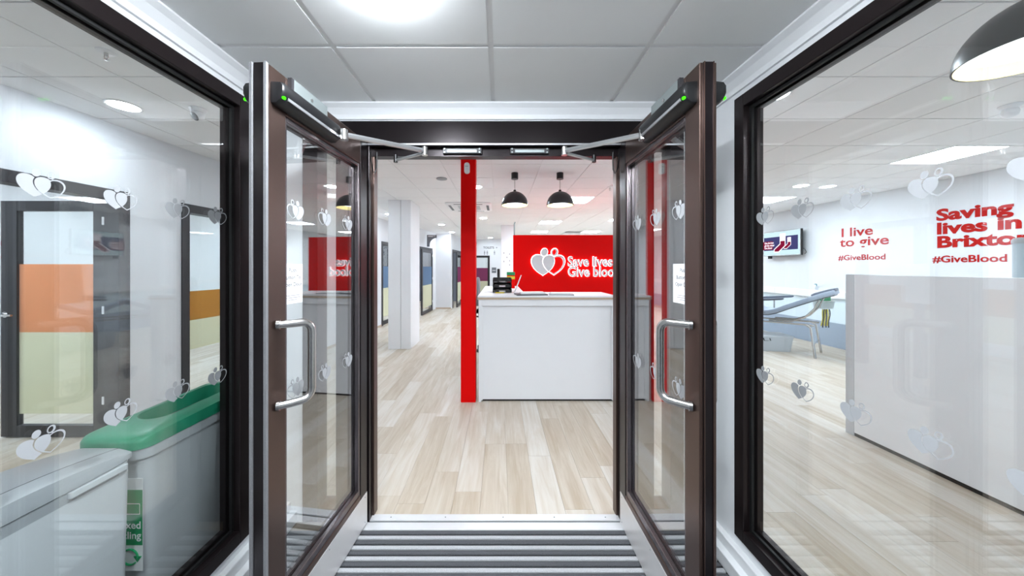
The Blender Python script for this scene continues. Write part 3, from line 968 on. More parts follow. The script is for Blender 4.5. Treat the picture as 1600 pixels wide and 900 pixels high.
    for tx, zz in (('Push', 1.501), ('Button To', 1.472), ('Open Door', 1.443)):
        place_text('notice_text', tx, 0.0235, 'ink', nt_, V(mid, d_n + 0.0012, zz), ux, (0, 0, 1), 0.0001, align='CENTER')
    bm = bmesh.new()
    for q, wq in enumerate((0.082, 0.09, 0.05)):
        box(bm, *bx(mid - wq / 2, mid + wq / 2, d_n + 0.0008, d_n + 0.0011, 1.404 - q * 0.009, 1.4065 - q * 0.009))
    obj('notice_small_print', bm, 'ink_light', nt_)
    return root
la = math.atan2(1.172 - 1.915, -0.838 + 0.787)
entrance_leaf('door_1', 'left entrance door leaf with grey brush strips, opened towards the camera', (-0.787, 1.915), la, 1, True)
entrance_leaf('door_2', 'right entrance door leaf with plain dark edge, opened towards the camera', (0.714, 1.915), -PI / 2 + 0.008, -1, False)

# ------------------------------------------------------------------ ceiling lights
def ceiling_panel(x, y, label):
    t = thing('ceiling_panel_light', label, 'ceiling light', (x + 0.3, y + 0.3, CEIL), group='square panel lights in the main ceiling')
    bm = B((-0.297, 0.297, -0.297, -0.28, -0.006, 0.003), (-0.297, 0.297, 0.28, 0.297, -0.006, 0.003), (-0.297, -0.28, -0.28, 0.28, -0.006, 0.003), (0.28, 0.297, -0.28, 0.28, -0.006, 0.003))
    obj('frame', bm, 'white_gloss', t)
    bobj('diffuser', (-0.28, 0.28, -0.28, 0.28, -0.003, 0.003), 'panel', t)
plabels = {(1.1, 5.73): 'square panel light right of the two pendants, above the red partition', (1.1, 8.73): 'second square panel light behind the pendants above the logo',
           (1.1, 11.13): 'farthest square panel light just above the top of the red partition', (2.9, 8.13): 'square panel light cut off by the right door jamb',
           (2.9, 11.13): 'far square panel light hidden by the right jamb', (4.7, 0.93): 'square panel light added above the low partition, out of frame',  # the out-of-frame panel is added for light, continuing the right-hand row
           (4.7, 3.33): 'largest square panel light seen through the right glazing', (4.7, 5.73): 'smaller square panel light above the wall television',
           (4.7, 8.13): 'far square panel light over the donor bed bay', (4.7, 10.53): 'square panel light at the far right of the room'}
for a in panels: ceiling_panel(a[0], a[1], plabels[a])
for i, a in enumerate(side_panels):
    ceiling_panel(a[0], a[1], ('square panel light above the open orange film door', 'square panel light behind the interior glazing', 'square panel light between the side room doors', 'square panel light behind the blue film door', 'square panel light behind the purple film door')[i])
def downlight(x, y, z, r, label, m='downlight', grp='round downlights', hd=0.014):
    t = thing('downlight', label, 'ceiling light', (x, y, z), group=grp)
    bm = bmesh.new(); lathe(bm, [(r * 0.88, 0.002), (r * 0.9, -0.006), (r, -0.006), (r * 1.06, -0.003), (r * 1.07, 0.0)], seg=36)
    obj('rim', bm, 'white_gloss', t, smooth=True)
    bm = bmesh.new(); lathe(bm, [(0.001, -hd), (r * 0.5, -hd * 0.93), (r * 0.75, -hd * 0.72), (r * 0.86, -hd * 0.4), (r * 0.885, -0.004), (r * 0.884, 0.0)], seg=36, cap0=True)
    obj('diffuser', bm, m, t)
dl = [(-2.92, 2.51, 'round downlight in the ceiling left of the lobby'), (2.0, 2.36, 'round downlight at the top left of the right glazing'),
      (4.62, 4.96, 'round downlight between the two right hand panel lights'), (-0.37, 5.02, 'round downlight half hidden by the red post'),
      (-0.42, 8.2, 'round downlight just right of the red post under the pendants'), (-1.71, 9.48, 'round downlight left of the red post, the nearer one'),
      (-1.71, 11.5, 'round downlight left of the red post, the farther one'), (0.24, 10.8, 'round downlight above the left end of the red partition'),
      (-0.4, 13.6, 'farthest round downlight in front of the toilet sign'), (-2.6, 5.0, 'added round downlight near the left wall glazing'), (-2.6, 7.6, 'added round downlight between pillar and left wall')]  # the last two fittings are added to light the left side
for x_, y_, l_ in dl: downlight(x_, y_, CEIL - 0.003, 0.1, l_)
downlight(-0.395, 1.04, LOBBY_C - 0.004, 0.105, 'large round downlight in the lobby ceiling at the top edge', 'entry_light', hd=0.03)
downlight(0.315, 0.375, LOBBY_C - 0.004, 0.105, 'unseen round downlight added in the lobby ceiling above the camera', 'entry_light', hd=0.03)  # extra fitting out of view, added to brighten the lobby
downlight(-0.395, -0.35, LOBBY_C - 0.004, 0.105, 'unseen round downlight added in the lobby ceiling behind the camera', 'entry_light', hd=0.03)  # another added fitting, behind the camera, for more lobby light

# ------------------------------------------------------------------ pendants
def pendant(x, y, r, rim_z, top_z, label, first=None):
    if first is not None:
        return dup(first, (x, y, 0), label=label)
    t = thing('pendant_lamp', label, 'pendant lamp', (x, y, 0), group='dark dome pendant lamps')
    h = top_z - rim_z
    out, inn = [], []
    for q in range(13):
        a = PI / 2 * q / 12
        out.append((max(r * math.cos(a), 0.012), rim_z + h * math.sin(a)))
        inn.append((max((r - 0.006) * math.cos(a), 0.012), rim_z + (h - 0.006) * math.sin(a)))
    bm = bmesh.new(); lathe(bm, [(r - 0.006, rim_z)] + out, seg=40, cap1=True)
    sh = obj('lamp_shade', bm, 'pendant_out', t, smooth=True)
    bm = bmesh.new(); lathe(bm, inn, seg=40, cap1=True)
    obj('shade_lining', bm, 'pendant_in', sh, smooth=True)
    bm = bmesh.new(); lathe(bm, [(r * 0.92, rim_z + 0.052), (r * 0.92, rim_z + 0.057)], seg=40, cap0=True)
    obj('diffuser', bm, 'pendant_light', t)
    bm = bmesh.new(); lathe(bm, [(0.022, rim_z + 0.041), (0.022, rim_z + 0.052)], seg=16, cap0=True)
    obj('diffuser_cap', bm, 'zinc', t)
    bm = bmesh.new(); cyl(bm, (0, 0, top_z - 0.01), (0, 0, CEIL - 0.06), 0.006, 10)
    obj('rod', bm, 'steel', t, smooth=True)
    bm = bmesh.new(); lathe(bm, [(0.018, top_z - 0.002), (0.018, top_z + 0.02), (0.008, top_z + 0.026)], seg=16, cap1=True)
    obj('shade_cap', bm, 'black', t, smooth=True)
    bm = bmesh.new(); lathe(bm, [(0.046, CEIL - 0.085), (0.046, CEIL - 0.003)], seg=20, cap0=True, cap1=True)
    obj('ceiling_rose', bm, 'black', t, smooth=True)
    return t
p1 = pendant(0.198, 4.3, 0.178, 2.345, 2.53, 'left one of the two dark dome pendants over the reception desk')
pendant(0.80, 4.3, 0.178, 2.345, 2.53, 'right one of the two dark dome pendants over the reception desk', p1)
pendant(2.02, 1.20, 0.205, 2.325, 2.53, 'large near dome pendant at the top right, seen through the lobby glazing')

# ------------------------------------------------------------------ red post, pillar, red partition, sign
t = thing('red_post', 'bright red floor to ceiling post beside the reception desk', 'post', (-0.357, 3.64, 0))
bobj('post_shaft', (-0.083, 0.083, 0, 0.165, 0, CEIL - 0.003), 'red', t, 0.002)
bm = bmesh.new(); loft(bm, [(0, 0.062, 0.125, 0.028), (0.02, 0.062, 0.125, 0.028), (0.03, 0.05, 0.11, 0.024)])
bm.transform(Matrix.Rotation(PI / 2, 4, 'X')); bm.transform(Matrix.Translation((-0.012, 0.0, 2.635)))
s_ = obj('wireless_sensor', bm, 'white_laminate', t, smooth=True)
bobj('sensor_slot', (-0.03, 0.006, -0.0315, -0.0295, 2.65, 2.655), 'ink_light', s_)

t = thing('pillar', 'square white pillar standing on the oak floor', 'pillar', (-1.87, 6.02, 0))
bobj('pillar_panel', (-0.21, 0.02, 0, 0.66, 0, CEIL - 0.003), 'white_laminate', t, 0.004)
bobj('pillar_panel', (0.026, 0.21, 0, 0.66, 0, CEIL - 0.003), 'white_laminate', t, 0.004)

rp = thing('red_partition', 'bright red partition wall behind the reception desk', 'partition', (0.24, 5.77, 0))
bobj('partition_panel', (0, 2.36, 0, 0.1, 0, 2.10), 'red', rp, 0.003)
bm = bmesh.new(); tube(bm, [(0.02, 0.05, 2.1), (0.02, 0.05, 2.3), (0.035, 0.05, 2.34)], 0.012, 10)
obj('support_rod', bm, 'zinc', rp, smooth=True)
sg = thing('illuminated_sign', 'halo lit white hearts and Save lives Give blood lettering on red', 'sign', (0.0, 5.77, 0))
EMX, EMZ, EMW = 0.857, 1.535, 0.59
bm = thicken(emblem_bm(EMW, n=80), 0.02); bm.transform(Matrix.Translation((EMX, -0.055, EMZ)))
e_ = obj('heart_emblem', bm, 'letter', sg)
bm = thicken(emblem_bm(EMW, pad=0.018, n=64), 0.012); bm.transform(Matrix.Translation((EMX, -0.032, EMZ)))
obj('emblem_light', bm, 'halo', e_)
for line, zz in (('Save lives', 1.547), ('Give blood', 1.365)):
    lt = place_text('sign_lettering', line, 0.243, 'letter', sg, (1.205, -0.045, zz), (1, 0, 0), (0, 0, 1), 0.010, 0.002, sx=0.86, spacing=1.0)
    place_text('lettering_light', line, 0.243, 'halo', lt, (1.205, -0.028, zz), (1, 0, 0), (0, 0, 1), 0.006, 0.0065, sx=0.86, spacing=1.0)

# ------------------------------------------------------------------ reception desk
dk = thing('reception_desk', 'white panelled reception desk with pale counter top', 'desk', (0, 3.65, 0))
X0, X1 = -0.24, 1.315
bobj('desk_body', (X0 + 0.03, X1 - 0.03, 0.03, 0.5, 0.02, 1.155), 'white_laminate', dk)
bobj('desk_end', (X0, X0 + 0.03, 0.0, 1.9, 0.0, 1.155), 'white_laminate', dk, 0.002)
bobj('desk_end', (X1 - 0.03, X1, 0.0, 0.5, 0.0, 1.155), 'white_laminate', dk, 0.002)
bobj('desk_rail', (X0 + 0.03, X1 - 0.03, 0.0, 0.03, 1.085, 1.155), 'white_laminate', dk, 0.002)
bobj('desk_stile', (X0 + 0.03, X0 + 0.045, 0.0, 0.03, 0.02, 1.085), 'white_laminate', dk)
bobj('desk_stile', (X1 - 0.045, X1 - 0.03, 0.0, 0.03, 0.02, 1.085), 'white_laminate', dk)
bobj('desk_plinth', (X0 + 0.03, X1 - 0.03, 0.032, 0.5, 0.0, 0.02), 'black', dk)
bm = bmesh.new(); prism(bm, [(X0 - 0.01, -0.01), (X1 + 0.01, -0.01), (X1 + 0.01, 0.58), (X0 + 0.55, 0.58), (X0 + 0.55, 1.95), (X0 - 0.01, 1.95)], 'z', 1.155, 1.2)
ct = obj('counter_top', bm, 'white_laminate', dk, bevel=0.002)
bobj('edge_band', (X0 - 0.012, X1 + 0.012, -0.0125, -0.0105, 1.158, 1.183), 'oak_edge', ct)
DZ = 1.2
t = thing('letter_tray', 'stacked black letter trays on the reception desk', 'letter tray', (0.03, 4.25, DZ))
for k in range(3):
    z = 0.004 + k * 0.066
    bm = B((-0.12, 0.12, -0.16, 0.16, z, z + 0.005), (-0.12, -0.112, -0.16, 0.16, z + 0.005, z + 0.05), (0.112, 0.12, -0.16, 0.16, z + 0.005, z + 0.05), (-0.112, 0.112, 0.152, 0.16, z + 0.005, z + 0.05),
           (-0.12, -0.04, -0.16, -0.152, z + 0.005, z + 0.03), (0.04, 0.12, -0.16, -0.152, z + 0.005, z + 0.03))
    if k < 2:
        for sx in (-1, 1):
            box(bm, sx * 0.115 - 0.006, sx * 0.115 + 0.006, -0.05, 0.05, z + 0.05, z + 0.066)
    ty = obj('tray', bm, 'black', t)
    if k < 2: bobj('paper_sheets', (-0.1, 0.1, -0.15, 0.14, z + 0.0052, z + 0.02), 'paper', ty)
t = thing('leaflet_holder', 'white upright leaflet holder beside the black letter trays', 'leaflet holder', (0.245, 4.2, DZ))
bm = bmesh.new(); prism(bm, [(-0.07, 0), (0.07, 0), (0.07, 0.004), (-0.045, 0.004), (0.035, 0.22), (0.03, 0.222), (-0.055, 0.004), (-0.07, 0.004)], 'y', -0.05, 0.05)
obj('holder_stand', bm, 'paper', t)
def flat(name, label, cat, x, y, z, w, l, h, rz, m, grp=None):
    bm = B((-w / 2, w / 2, -l / 2, l / 2, 0, h))
    o = obj(name, bm, m); o.location = (x, y, z); o.rotation_euler = (0, 0, rz)
    return tag(o, label, cat, grp)
flat('folder', 'dark grey folder lying open on the desk front edge', 'folder', 0.36, 3.79, DZ, 0.36, 0.22, 0.014, 0.12, 'grey_dark')
flat('booklet', 'white booklet lying on the dark grey folder', 'booklet', 0.38, 3.81, DZ + 0.014, 0.28, 0.16, 0.018, 0.06, 'paper')
flat('clipboard', 'light grey clipboard right of the dark folder on the desk', 'clipboard', 0.72, 3.80, DZ, 0.28, 0.2, 0.012, -0.12, 'grey_lid')
flat('booklet', 'white booklet on the light grey clipboard', 'booklet', 0.71, 3.81, DZ + 0.012, 0.22, 0.15, 0.014, -0.1, 'paper')
flat('sticky_note_pad', 'yellow note pad in front of the black letter trays', 'note pad', 0.0, 4.04, DZ, 0.11, 0.05, 0.01, 0.0, 'yellow')
flat('paper_sheet', 'loose white printed sheet left of the letter trays', 'paper', -0.13, 4.3, DZ, 0.15, 0.3, 0.002, 0.05, 'paper')
t = thing('desk_telephone', 'small black telephone handset behind the letter trays', 'telephone', (-0.02, 4.95, DZ))
bobj('phone_base', (-0.08, 0.08, -0.08, 0.08, 0, 0.05), 'black', t, 0.01)
bobj('handset', (-0.02, 0.02, -0.02, 0.02, 0.05, 0.3), 'black', t, 0.008)
t = thing('sanitiser_box', 'small red and yellow box behind the letter trays', 'box', (0.17, 5.0, DZ))
bobj('carton', (-0.06, 0.06, -0.04, 0.04, 0, 0.2), 'red', t, 0.004)
bobj('carton_band', (-0.061, 0.061, -0.041, 0.041, 0.14, 0.185), 'yellow', t)
bobj('carton_lid', (-0.062, 0.062, -0.042, 0.042, 0.2, 0.25), 'green', t, 0.003)

# swivel chair behind the post
t = thing('office_chair', 'grey office chair half hidden between red post and desk', 'chair', (-0.17, 5.95, 0), -PI / 2)
bm = bmesh.new(); loft(bm, [(0.62, 0.40, 0.38, 0.1), (0.64, 0.46, 0.44, 0.12), (0.69, 0.46, 0.44, 0.12), (0.70, 0.42, 0.40, 0.1)])
obj('seat', bm, 'chair_fabric', t, smooth=True)
bm = bmesh.new(); loft(bm, [(-0.03, 0.34, 0.46, 0.12), (-0.015, 0.4, 0.52, 0.14), (0.02, 0.4, 0.52, 0.14), (0.03, 0.34, 0.46, 0.12)])
bm.transform(Matrix.Rotation(PI / 2, 4, 'X')); bm.transform(Matrix.Translation((0, -0.23, 1.08)))
obj('backrest', bm, 'chair_fabric', t, smooth=True)
bm = bmesh.new(); tube(bm, [(0, -0.05, 0.6), (0, -0.28, 0.62), (0, -0.29, 0.95)], 0.018, 10); obj('back_support', bm, 'black', t, smooth=True)
bm = bmesh.new(); cyl(bm, (0, 0, 0.08), (0, 0, 0.62), 0.025); obj('gas_column', bm, 'steel', t, smooth=True)
for k in range(5):
    a = 2 * PI * k / 5 + 0.3
    bm = bmesh.new(); tube(bm, [(0, 0, 0.11), (0.27 * math.cos(a), 0.27 * math.sin(a), 0.075)], [0.025, 0.016], 8)
    lg = obj('leg', bm, 'black', t)
    bm = bmesh.new(); cyl(bm, (0.27 * math.cos(a) - 0.02 * math.sin(a), 0.27 * math.sin(a) + 0.02 * math.cos(a), 0.03), (0.27 * math.cos(a) + 0.02 * math.sin(a), 0.27 * math.sin(a) - 0.02 * math.cos(a), 0.03), 0.03, 14)
    obj('castor', bm, 'black', lg, smooth=True)

# white service column with pinned leaflets left of the red partition
t = thing('column', 'narrow white column with pinned slips left of the red partition', 'column', (0.24, 9.6, 0))
bobj('column_shaft', (-0.2, 0.2, 0, 0.3, 0, CEIL - 0.003), 'white_laminate', t, 0.003)
for xx, zz in ((-0.12, 1.95), (-0.12, 1.7), (-0.03, 1.82), (0.05, 1.92), (0.05, 1.72), (0.05, 1.6)):
    bobj('slip', (xx - 0.012, xx + 0.012, -0.004, 0, zz - 0.02, zz + 0.02), 'ink_light', t)
# toilet sign and notice on the far wall
place_text('wall_sign_text', 'TOILETS  >', 0.13, 'ink', far_wall, (-0.74, YF - 0.004, 2.36), (1, 0, 0), (0, 0, 1), 0.001, 0.002)
bm = bmesh.new()
for cx_ in (-0.68, -0.56, -0.24):
    zb = 2.12
    lathe(bm, [(0.0001, 0.13), (0.025, 0.145), (0.0001, 0.165)], (cx_, YF - 0.006, zb), 8)
    box(bm, cx_ - 0.03, cx_ + 0.03, YF - 0.006, YF - 0.001, zb + 0.04, zb + 0.115)
    box(bm, cx_ - 0.025, cx_ - 0.006, YF - 0.006, YF - 0.001, zb - 0.04, zb + 0.04)
    box(bm, cx_ + 0.006, cx_ + 0.025, YF - 0.006, YF - 0.001, zb - 0.04, zb + 0.04)
obj('pictogram', bm, 'ink_light', far_wall)
bm = B((-0.36, -0.16, YF - 0.008, YF, 1.28, 1.52)); np_ = obj('notice', bm, 'sign_grey', far_wall)
bobj('notice_text', (-0.33, -0.19, YF - 0.01, YF - 0.008, 1.38, 1.40), 'paper', np_)
# grey bracket sign over the corridor door
t = thing('bracket_sign', 'small grey projecting sign with curved cut above the corridor door', 'sign', (-2.46, 10.9, 0))
pts = [(0.0, 2.62), (0.33, 2.62), (0.33, 2.53)]
for q in range(7):
    a = PI / 2 * q / 6
    pts.append((0.33 - 0.24 * math.sin(a), 2.28 + 0.24 * math.cos(a)))
pts += [(0.09, 2.22), (0.0, 2.22)]
bm = bmesh.new(); prism(bm, pts, 'y', 0, 0.02); obj('sign_plate', bm, 'sign_grey', t)
bm = B((0.04, 0.28, -0.003, 0, 2.58, 2.592), (0.04, 0.2, -0.003, 0, 2.555, 2.567)); obj('sign_text', bm, 'paper', t)

# ------------------------------------------------------------------ ceiling fittings
t = thing('air_conditioner', 'white four way ceiling air conditioner behind the red post', 'air conditioner', (-0.62, 6.65, CEIL))
bm = bmesh.new(); loft(bm, [(-0.003, 0.88, 0.88, 0.06), (-0.02, 0.9, 0.9, 0.07), (-0.035, 0.86, 0.86, 0.06)], cap0=False); obj('fascia', bm, 'white_laminate', t, smooth=True)
bobj('grille', (-0.22, 0.22, -0.22, 0.22, -0.042, -0.034), 'grey_plastic', t, 0.003)
for a in range(4):
    bm = B((-0.28, 0.28, -0.40, -0.35, -0.037, -0.033)); bm.transform(Matrix.Rotation(a * PI / 2, 4, 'Z'))
    v = obj('louvre', bm, 'grey_dark', t)
def dome_camera(x, y, rz, label):
    t = thing('security_camera', label, 'camera', (x, y, CEIL - 0.003), rz)
    bm = bmesh.new(); lathe(bm, [(0.055, 0), (0.058, -0.008), (0.05, -0.022), (0.034, -0.03)], seg=24, cap1=True); obj('mount', bm, 'white_laminate', t, smooth=True)
    bm = bmesh.new(); lathe(bm, [(0.0001, 0.042), (0.022, 0.037), (0.036, 0.02), (0.042, 0), (0.04, -0.022), (0.034, -0.03)], seg=24)
    bm.transform(Matrix.Rotation(math.radians(52), 4, 'X')); bm.transform(Matrix.Translation((0, 0.0, -0.052))); h = obj('camera_ball', bm, 'white_laminate', t, smooth=True)
    bm = bmesh.new(); lathe(bm, [(0.033, -0.0305), (0.027, -0.034), (0.0001, -0.0345)], seg=24)
    bm.transform(Matrix.Rotation(math.radians(52), 4, 'X')); bm.transform(Matrix.Translation((0, 0.0, -0.052))); obj('lens', bm, 'black', h, smooth=True)
dome_camera(-2.39, 2.56, PI - 0.9 + 0.6, 'white ceiling camera beside the left lobby frame corner')
dome_camera(3.95, 2.50, -0.6 - PI * 0.1, 'white ceiling camera below the large pendant on the right')
for o in bpy.data.objects:
    pass
def sprinkler(x, y, label):
    t = thing('sprinkler', label, 'sprinkler', (x, y, CEIL - 0.003), group='ceiling sprinklers')
    bm = bmesh.new(); lathe(bm, [(0.042, 0), (0.04, -0.006), (0.018, -0.009), (0.012, -0.009)], seg=20, cap1=True); obj('escutcheon', bm, 'white_laminate', t, smooth=True)
    bm = bmesh.new(); cyl(bm, (0, 0, -0.008), (0, 0, -0.025), 0.009, 10); tube(bm, [(0.009, 0, -0.02), (0.013, 0, -0.032), (0.002, 0, -0.048)], 0.0025, 6); tube(bm, [(-0.009, 0, -0.02), (-0.013, 0, -0.032), (-0.002, 0, -0.048)], 0.0025, 6)
    lathe(bm, [(0.0001, -0.048), (0.014, -0.049), (0.0001, -0.051)], seg=12)
    obj('sprinkler_head', bm, 'steel', t, smooth=True)
sprinkler(-2.29, 1.88, 'small white sprinkler in the ceiling tile above the left glazing')
sprinkler(1.72, 5.05, 'small sprinkler in the ceiling right of the pendants')
t = thing('smoke_detector', 'grey detector on the ceiling left of the red post', 'detector', (-0.82, 4.56, CEIL - 0.003))
bm = bmesh.new(); lathe(bm, [(0.075, 0), (0.075, -0.012), (0.05, -0.02)], seg=24, cap1=True); obj('detector_body', bm, 'grey_lid', t, smooth=True)

# ------------------------------------------------------------------ bins by the left glazing
def bin_body(t, w, l, h, m):
    bm = bmesh.new()
    loft(bm, [(0.0, w * 0.84, l * 0.86, 0.03), (0.012, w * 0.87, l * 0.88, 0.035), (h - 0.03, w * 0.98, l * 0.985, 0.045), (h, w * 0.98, l * 0.985, 0.045)])
    return obj('bin_body', bm, m, t, smooth=True)
t = thing('recycling_bin', 'slim grey recycling bin with green slotted lid beside the left glazing', 'bin', (-1.505, 1.54, 0))
bb = bin_body(t, 0.25, 0.57, 0.81, 'grey_plastic')
bm = bmesh.new(); loft(bm, [(0.775, 0.25, 0.575, 0.05), (0.775, 0.262, 0.59, 0.055), (0.815, 0.266, 0.6, 0.055), (0.815, 0.23, 0.56, 0.05)]); obj('bin_rim', bm, 'grey_plastic', t, smooth=True)
bobj('bin_grip', (-0.05, 0.05, -0.318, -0.285, 0.745, 0.775), 'grey_plastic', t, 0.005)
def hump(x_, y_, z):
    u = min(1.0, max(0.0, (y_ + 0.3) / 0.6))
    return (0.010 * math.sin(PI * u) + 0.014 * u) if z > 0.855 else 0.0
bm = bmesh.new(); loft(bm, [(0.82, 0.25, 0.59, 0.06), (0.817, 0.272, 0.615, 0.06), (0.845, 0.272, 0.615, 0.06), (0.856, 0.262, 0.605, 0.06), (0.862, 0.235, 0.58, 0.06), (0.866, 0.21, 0.55, 0.07), (0.868, 0.15, 0.42, 0.07, 0, 0.04), (0.82, 0.13, 0.38, 0.06, 0, 0.04)], zfun=hump, k=7)
ld = obj('bin_lid', bm, 'green_lid', t, smooth=True)
bm = bmesh.new(); loft(bm, [(0.8205, 0.128, 0.378, 0.059, 0, 0.04), (0.8225, 0.128, 0.378, 0.059, 0, 0.04)], k=7); obj('slot', bm, 'grey_dark', ld)
bobj('lid_mark', (-0.06, 0.0, -0.26, -0.235, 0.866, 0.869), 'grey_lid', ld)
# sticker on the near end
yf = -0.281
lb = bobj('sticker', (-0.115, 0.115, yf - 0.0015, yf - 0.0005, 0.34, 0.70), 'paper', t)
bobj('sticker_green', (-0.115, 0.115, yf - 0.002, yf - 0.0016, 0.44, 0.655), 'green', lb)
place_text('sticker_text', 'Mixed\nRecycling', 0.04, 'paper', lb, (0.110, yf - 0.0025, 0.505), (1, 0, 0), (0, 0, 1), 0.0001, 0.0005, align='RIGHT')
bm = bmesh.new()
pts = [(0.068 + 0.03 * math.cos(a), yf - 0.004, 0.395 + 0.03 * math.sin(a)) for a in [PI * 0.95 - q * PI * 1.0 / 10 for q in range(11)]]
tube(bm, pts, 0.0035, 6)
pts = [(0.068 + 0.03 * math.cos(a), yf - 0.004, 0.395 + 0.03 * math.sin(a)) for a in [-PI * 0.25 - q * PI * 0.6 / 6 for q in range(7)]]
tube(bm, pts, 0.0035, 6)
prism(bm, [(0.083, 0.398), (0.113, 0.398), (0.098, 0.376)], 'y', yf - 0.005, yf - 0.002)
obj('recycling_arrow', bm, 'green', lb)
bm = bmesh.new()
for a_ in ((0.045, 0.105, 0.60, 0.602), (0.045, 0.105, 0.56, 0.562), (0.1035, 0.105, 0.562, 0.60)):
    box(bm, a_[0], a_[1], yf - 0.0024, yf - 0.002, a_[2], a_[3])
obj('sticker_box_symbol', bm, 'paper', lb)

t = thing('waste_bin', 'slim waste bin with domed grey lid nearest the camera', 'bin', (-1.505, 0.925, 0))
bm = bmesh.new(); loft(bm, [(0.0, 0.25, 0.53, 0.03), (0.012, 0.255, 0.54, 0.03), (0.76, 0.264, 0.57, 0.03), (0.79, 0.264, 0.57, 0.03)]); obj('bin_body', bm, 'grey_plastic', t, smooth=True)
bm = bmesh.new(); loft(bm, [(0.77, 0.25, 0.575, 0.05), (0.77, 0.264, 0.59, 0.055), (0.805, 0.266, 0.595, 0.055), (0.805, 0.23, 0.55, 0.05)]); obj('bin_rim', bm, 'grey_lid', t, smooth=True)
bm = bmesh.new()
def lid_z(y_): return 0.835 + 0.032 * math.cos(y_ / 0.29 * PI / 2 * 0.9)
ny = 14
ys = [-0.292 + 0.584 * i / ny for i in range(ny + 1)]
rows = []
for y_ in ys:
    zc = lid_z(y_)
    e_ = 0.137 * (1 - 0.12 * (abs(y_) / 0.29) ** 6)
    sec = [(-e_, 0.808), (-e_, 0.825), (-e_ * 0.93, zc - 0.010), (-e_ * 0.55, zc), (e_ * 0.55, zc), (e_ * 0.93, zc - 0.010), (e_, 0.825), (e_, 0.808)]
    rows.append([bm.verts.new((a, y_, b)) for a, b in sec])
for a, b in zip(rows, rows[1:]):
    for i in range(8):
        bm.faces.new((a[i], a[(i + 1) % 8], b[(i + 1) % 8], b[i]))
bm.faces.new(rows[0][::-1]); bm.faces.new(rows[-1])
ld = obj('bin_lid', bm, 'grey_lid', t, smooth=True)
bm = bmesh.new(); tube(bm, [(0.068, y_, lid_z(y_) - 0.0008) for y_ in ys], 0.0016, 6); obj('lid_seam', bm, 'black', ld)
bm = bmesh.new(); loft(bm, [(0.785, 0.018, 0.16, 0.008, 0.136, 0.18), (0.803, 0.018, 0.16, 0.008, 0.136, 0.18)]); obj('lid_catch', bm, 'grey_plastic', t)

# ------------------------------------------------------------------ right side of the room
lp = thing('low_partition', 'white low partition screen beyond the right lobby glazing', 'partition', (3.2, 0, 0))
bobj('partition_panel', (0.0, 0.08, 0.3, 2.92, 0.03, 1.455), 'white_laminate', lp, 0.002)
bobj('end_post', (-0.002, 0.082, 2.92, 2.99, 0.0, 1.458), 'grey_plastic', lp, 0.002)
bobj('black_skirting', (0.005, 0.075, 0.3, 2.92, 0.0, 0.03), 'black', lp)
ps = thing('privacy_screen', 'pale blue privacy screen with rounded post behind the low partition', 'screen', (3.68, 2.27, 0))
bm = bmesh.new(); cyl(bm, (0.03, 0.03, 0.05), (0.03, 0.03, 1.70), 0.035, 20); obj('post', bm, 'curtain', ps, smooth=True)
bm = bmesh.new(); lathe(bm, [(0.04, 1.69), (0.04, 1.715), (0.03, 1.73), (0.0001, 1.735)], (0.03, 0.03, 0), 20); obj('post_cap', bm, 'grey_plastic', ps, smooth=True)
bm = bmesh.new()
pts = [(0.06 + 0.03 * q, -0.0 - 0.05 * q + (0.012 if q % 2 else -0.012)) for q in range(14)]
prism(bm, pts + [(a + 0.006, b + 0.004) for a, b in pts[::-1]], 'z', 0.25, 1.69); obj('curtain_panel', bm, 'curtain', ps)
bm = bmesh.new(); tube(bm, [(0.03, 0.03, 1.70), (0.48, -0.68, 1.70)], 0.01, 10); obj('top_rail', bm, 'steel', ps, smooth=True)
bm = bmesh.new(); tube(bm, [(-0.2, 0.15, 0.03), (0.03, 0.03, 0.06), (0.25, -0.1, 0.03)], 0.02, 10); obj('foot', bm, 'steel', ps, smooth=True)

def wall_text(body, size, y_left, z, sx=1.0, off=0.0, line=1.0):
    # on the right wall text runs toward the camera
    return place_text('wall_lettering', body, size, 'red_text', wall_right, (XE - 0.003, y_left, z), (0, -1, 0), (0, 0, 1), 0.001, off, sx=sx, line=line)
def lab(o, l): o['label'] = l
lab(wall_text('Saving', 0.225, 4.70, 2.20, 1.26, 0.009), 'red vinyl word Saving')
lab(wall_text('lives in', 0.225, 4.70, 2.005, 1.26, 0.009), 'red vinyl words lives in')
lab(wall_text('Brixton', 0.225, 4.70, 1.81, 1.26, 0.009), 'red vinyl word Brixton')
lab(wall_text('#GiveBlood', 0.135, 4.74, 1.595, 1.07, 0.003), 'red vinyl hashtag under Saving lives in Brixton')
lab(wall_text('I live', 0.225, 6.02, 2.085, 1.24, 0.004), 'red vinyl words I live')
lab(wall_text('to give', 0.225, 6.03, 1.905, 1.24, 0.004), 'red vinyl words to give')
lab(wall_text('#GiveBlood', 0.135, 6.06, 1.655, 1.14, 0.0025), 'red vinyl hashtag under I live to give')

# television
tv = thing('television', 'wall mounted television showing red Christmas stockings', 'television', (6.2, 7.13, 2.055))
TW, TH_ = 0.47, 0.275
bobj('casing', (0.0, 0.05, -TW, TW, -TH_, TH_), 'black', tv, 0.004)
bobj('bezel', (-0.003, 0.0, -TW + 0.004, TW - 0.004, -TH_ + 0.004, TH_ - 0.004), 'grey_plastic', tv)
sc = bobj('screen', (-0.006, -0.003, -TW + 0.02, TW - 0.02, -TH_ + 0.02, TH_ - 0.02), 'screen_pale', tv)
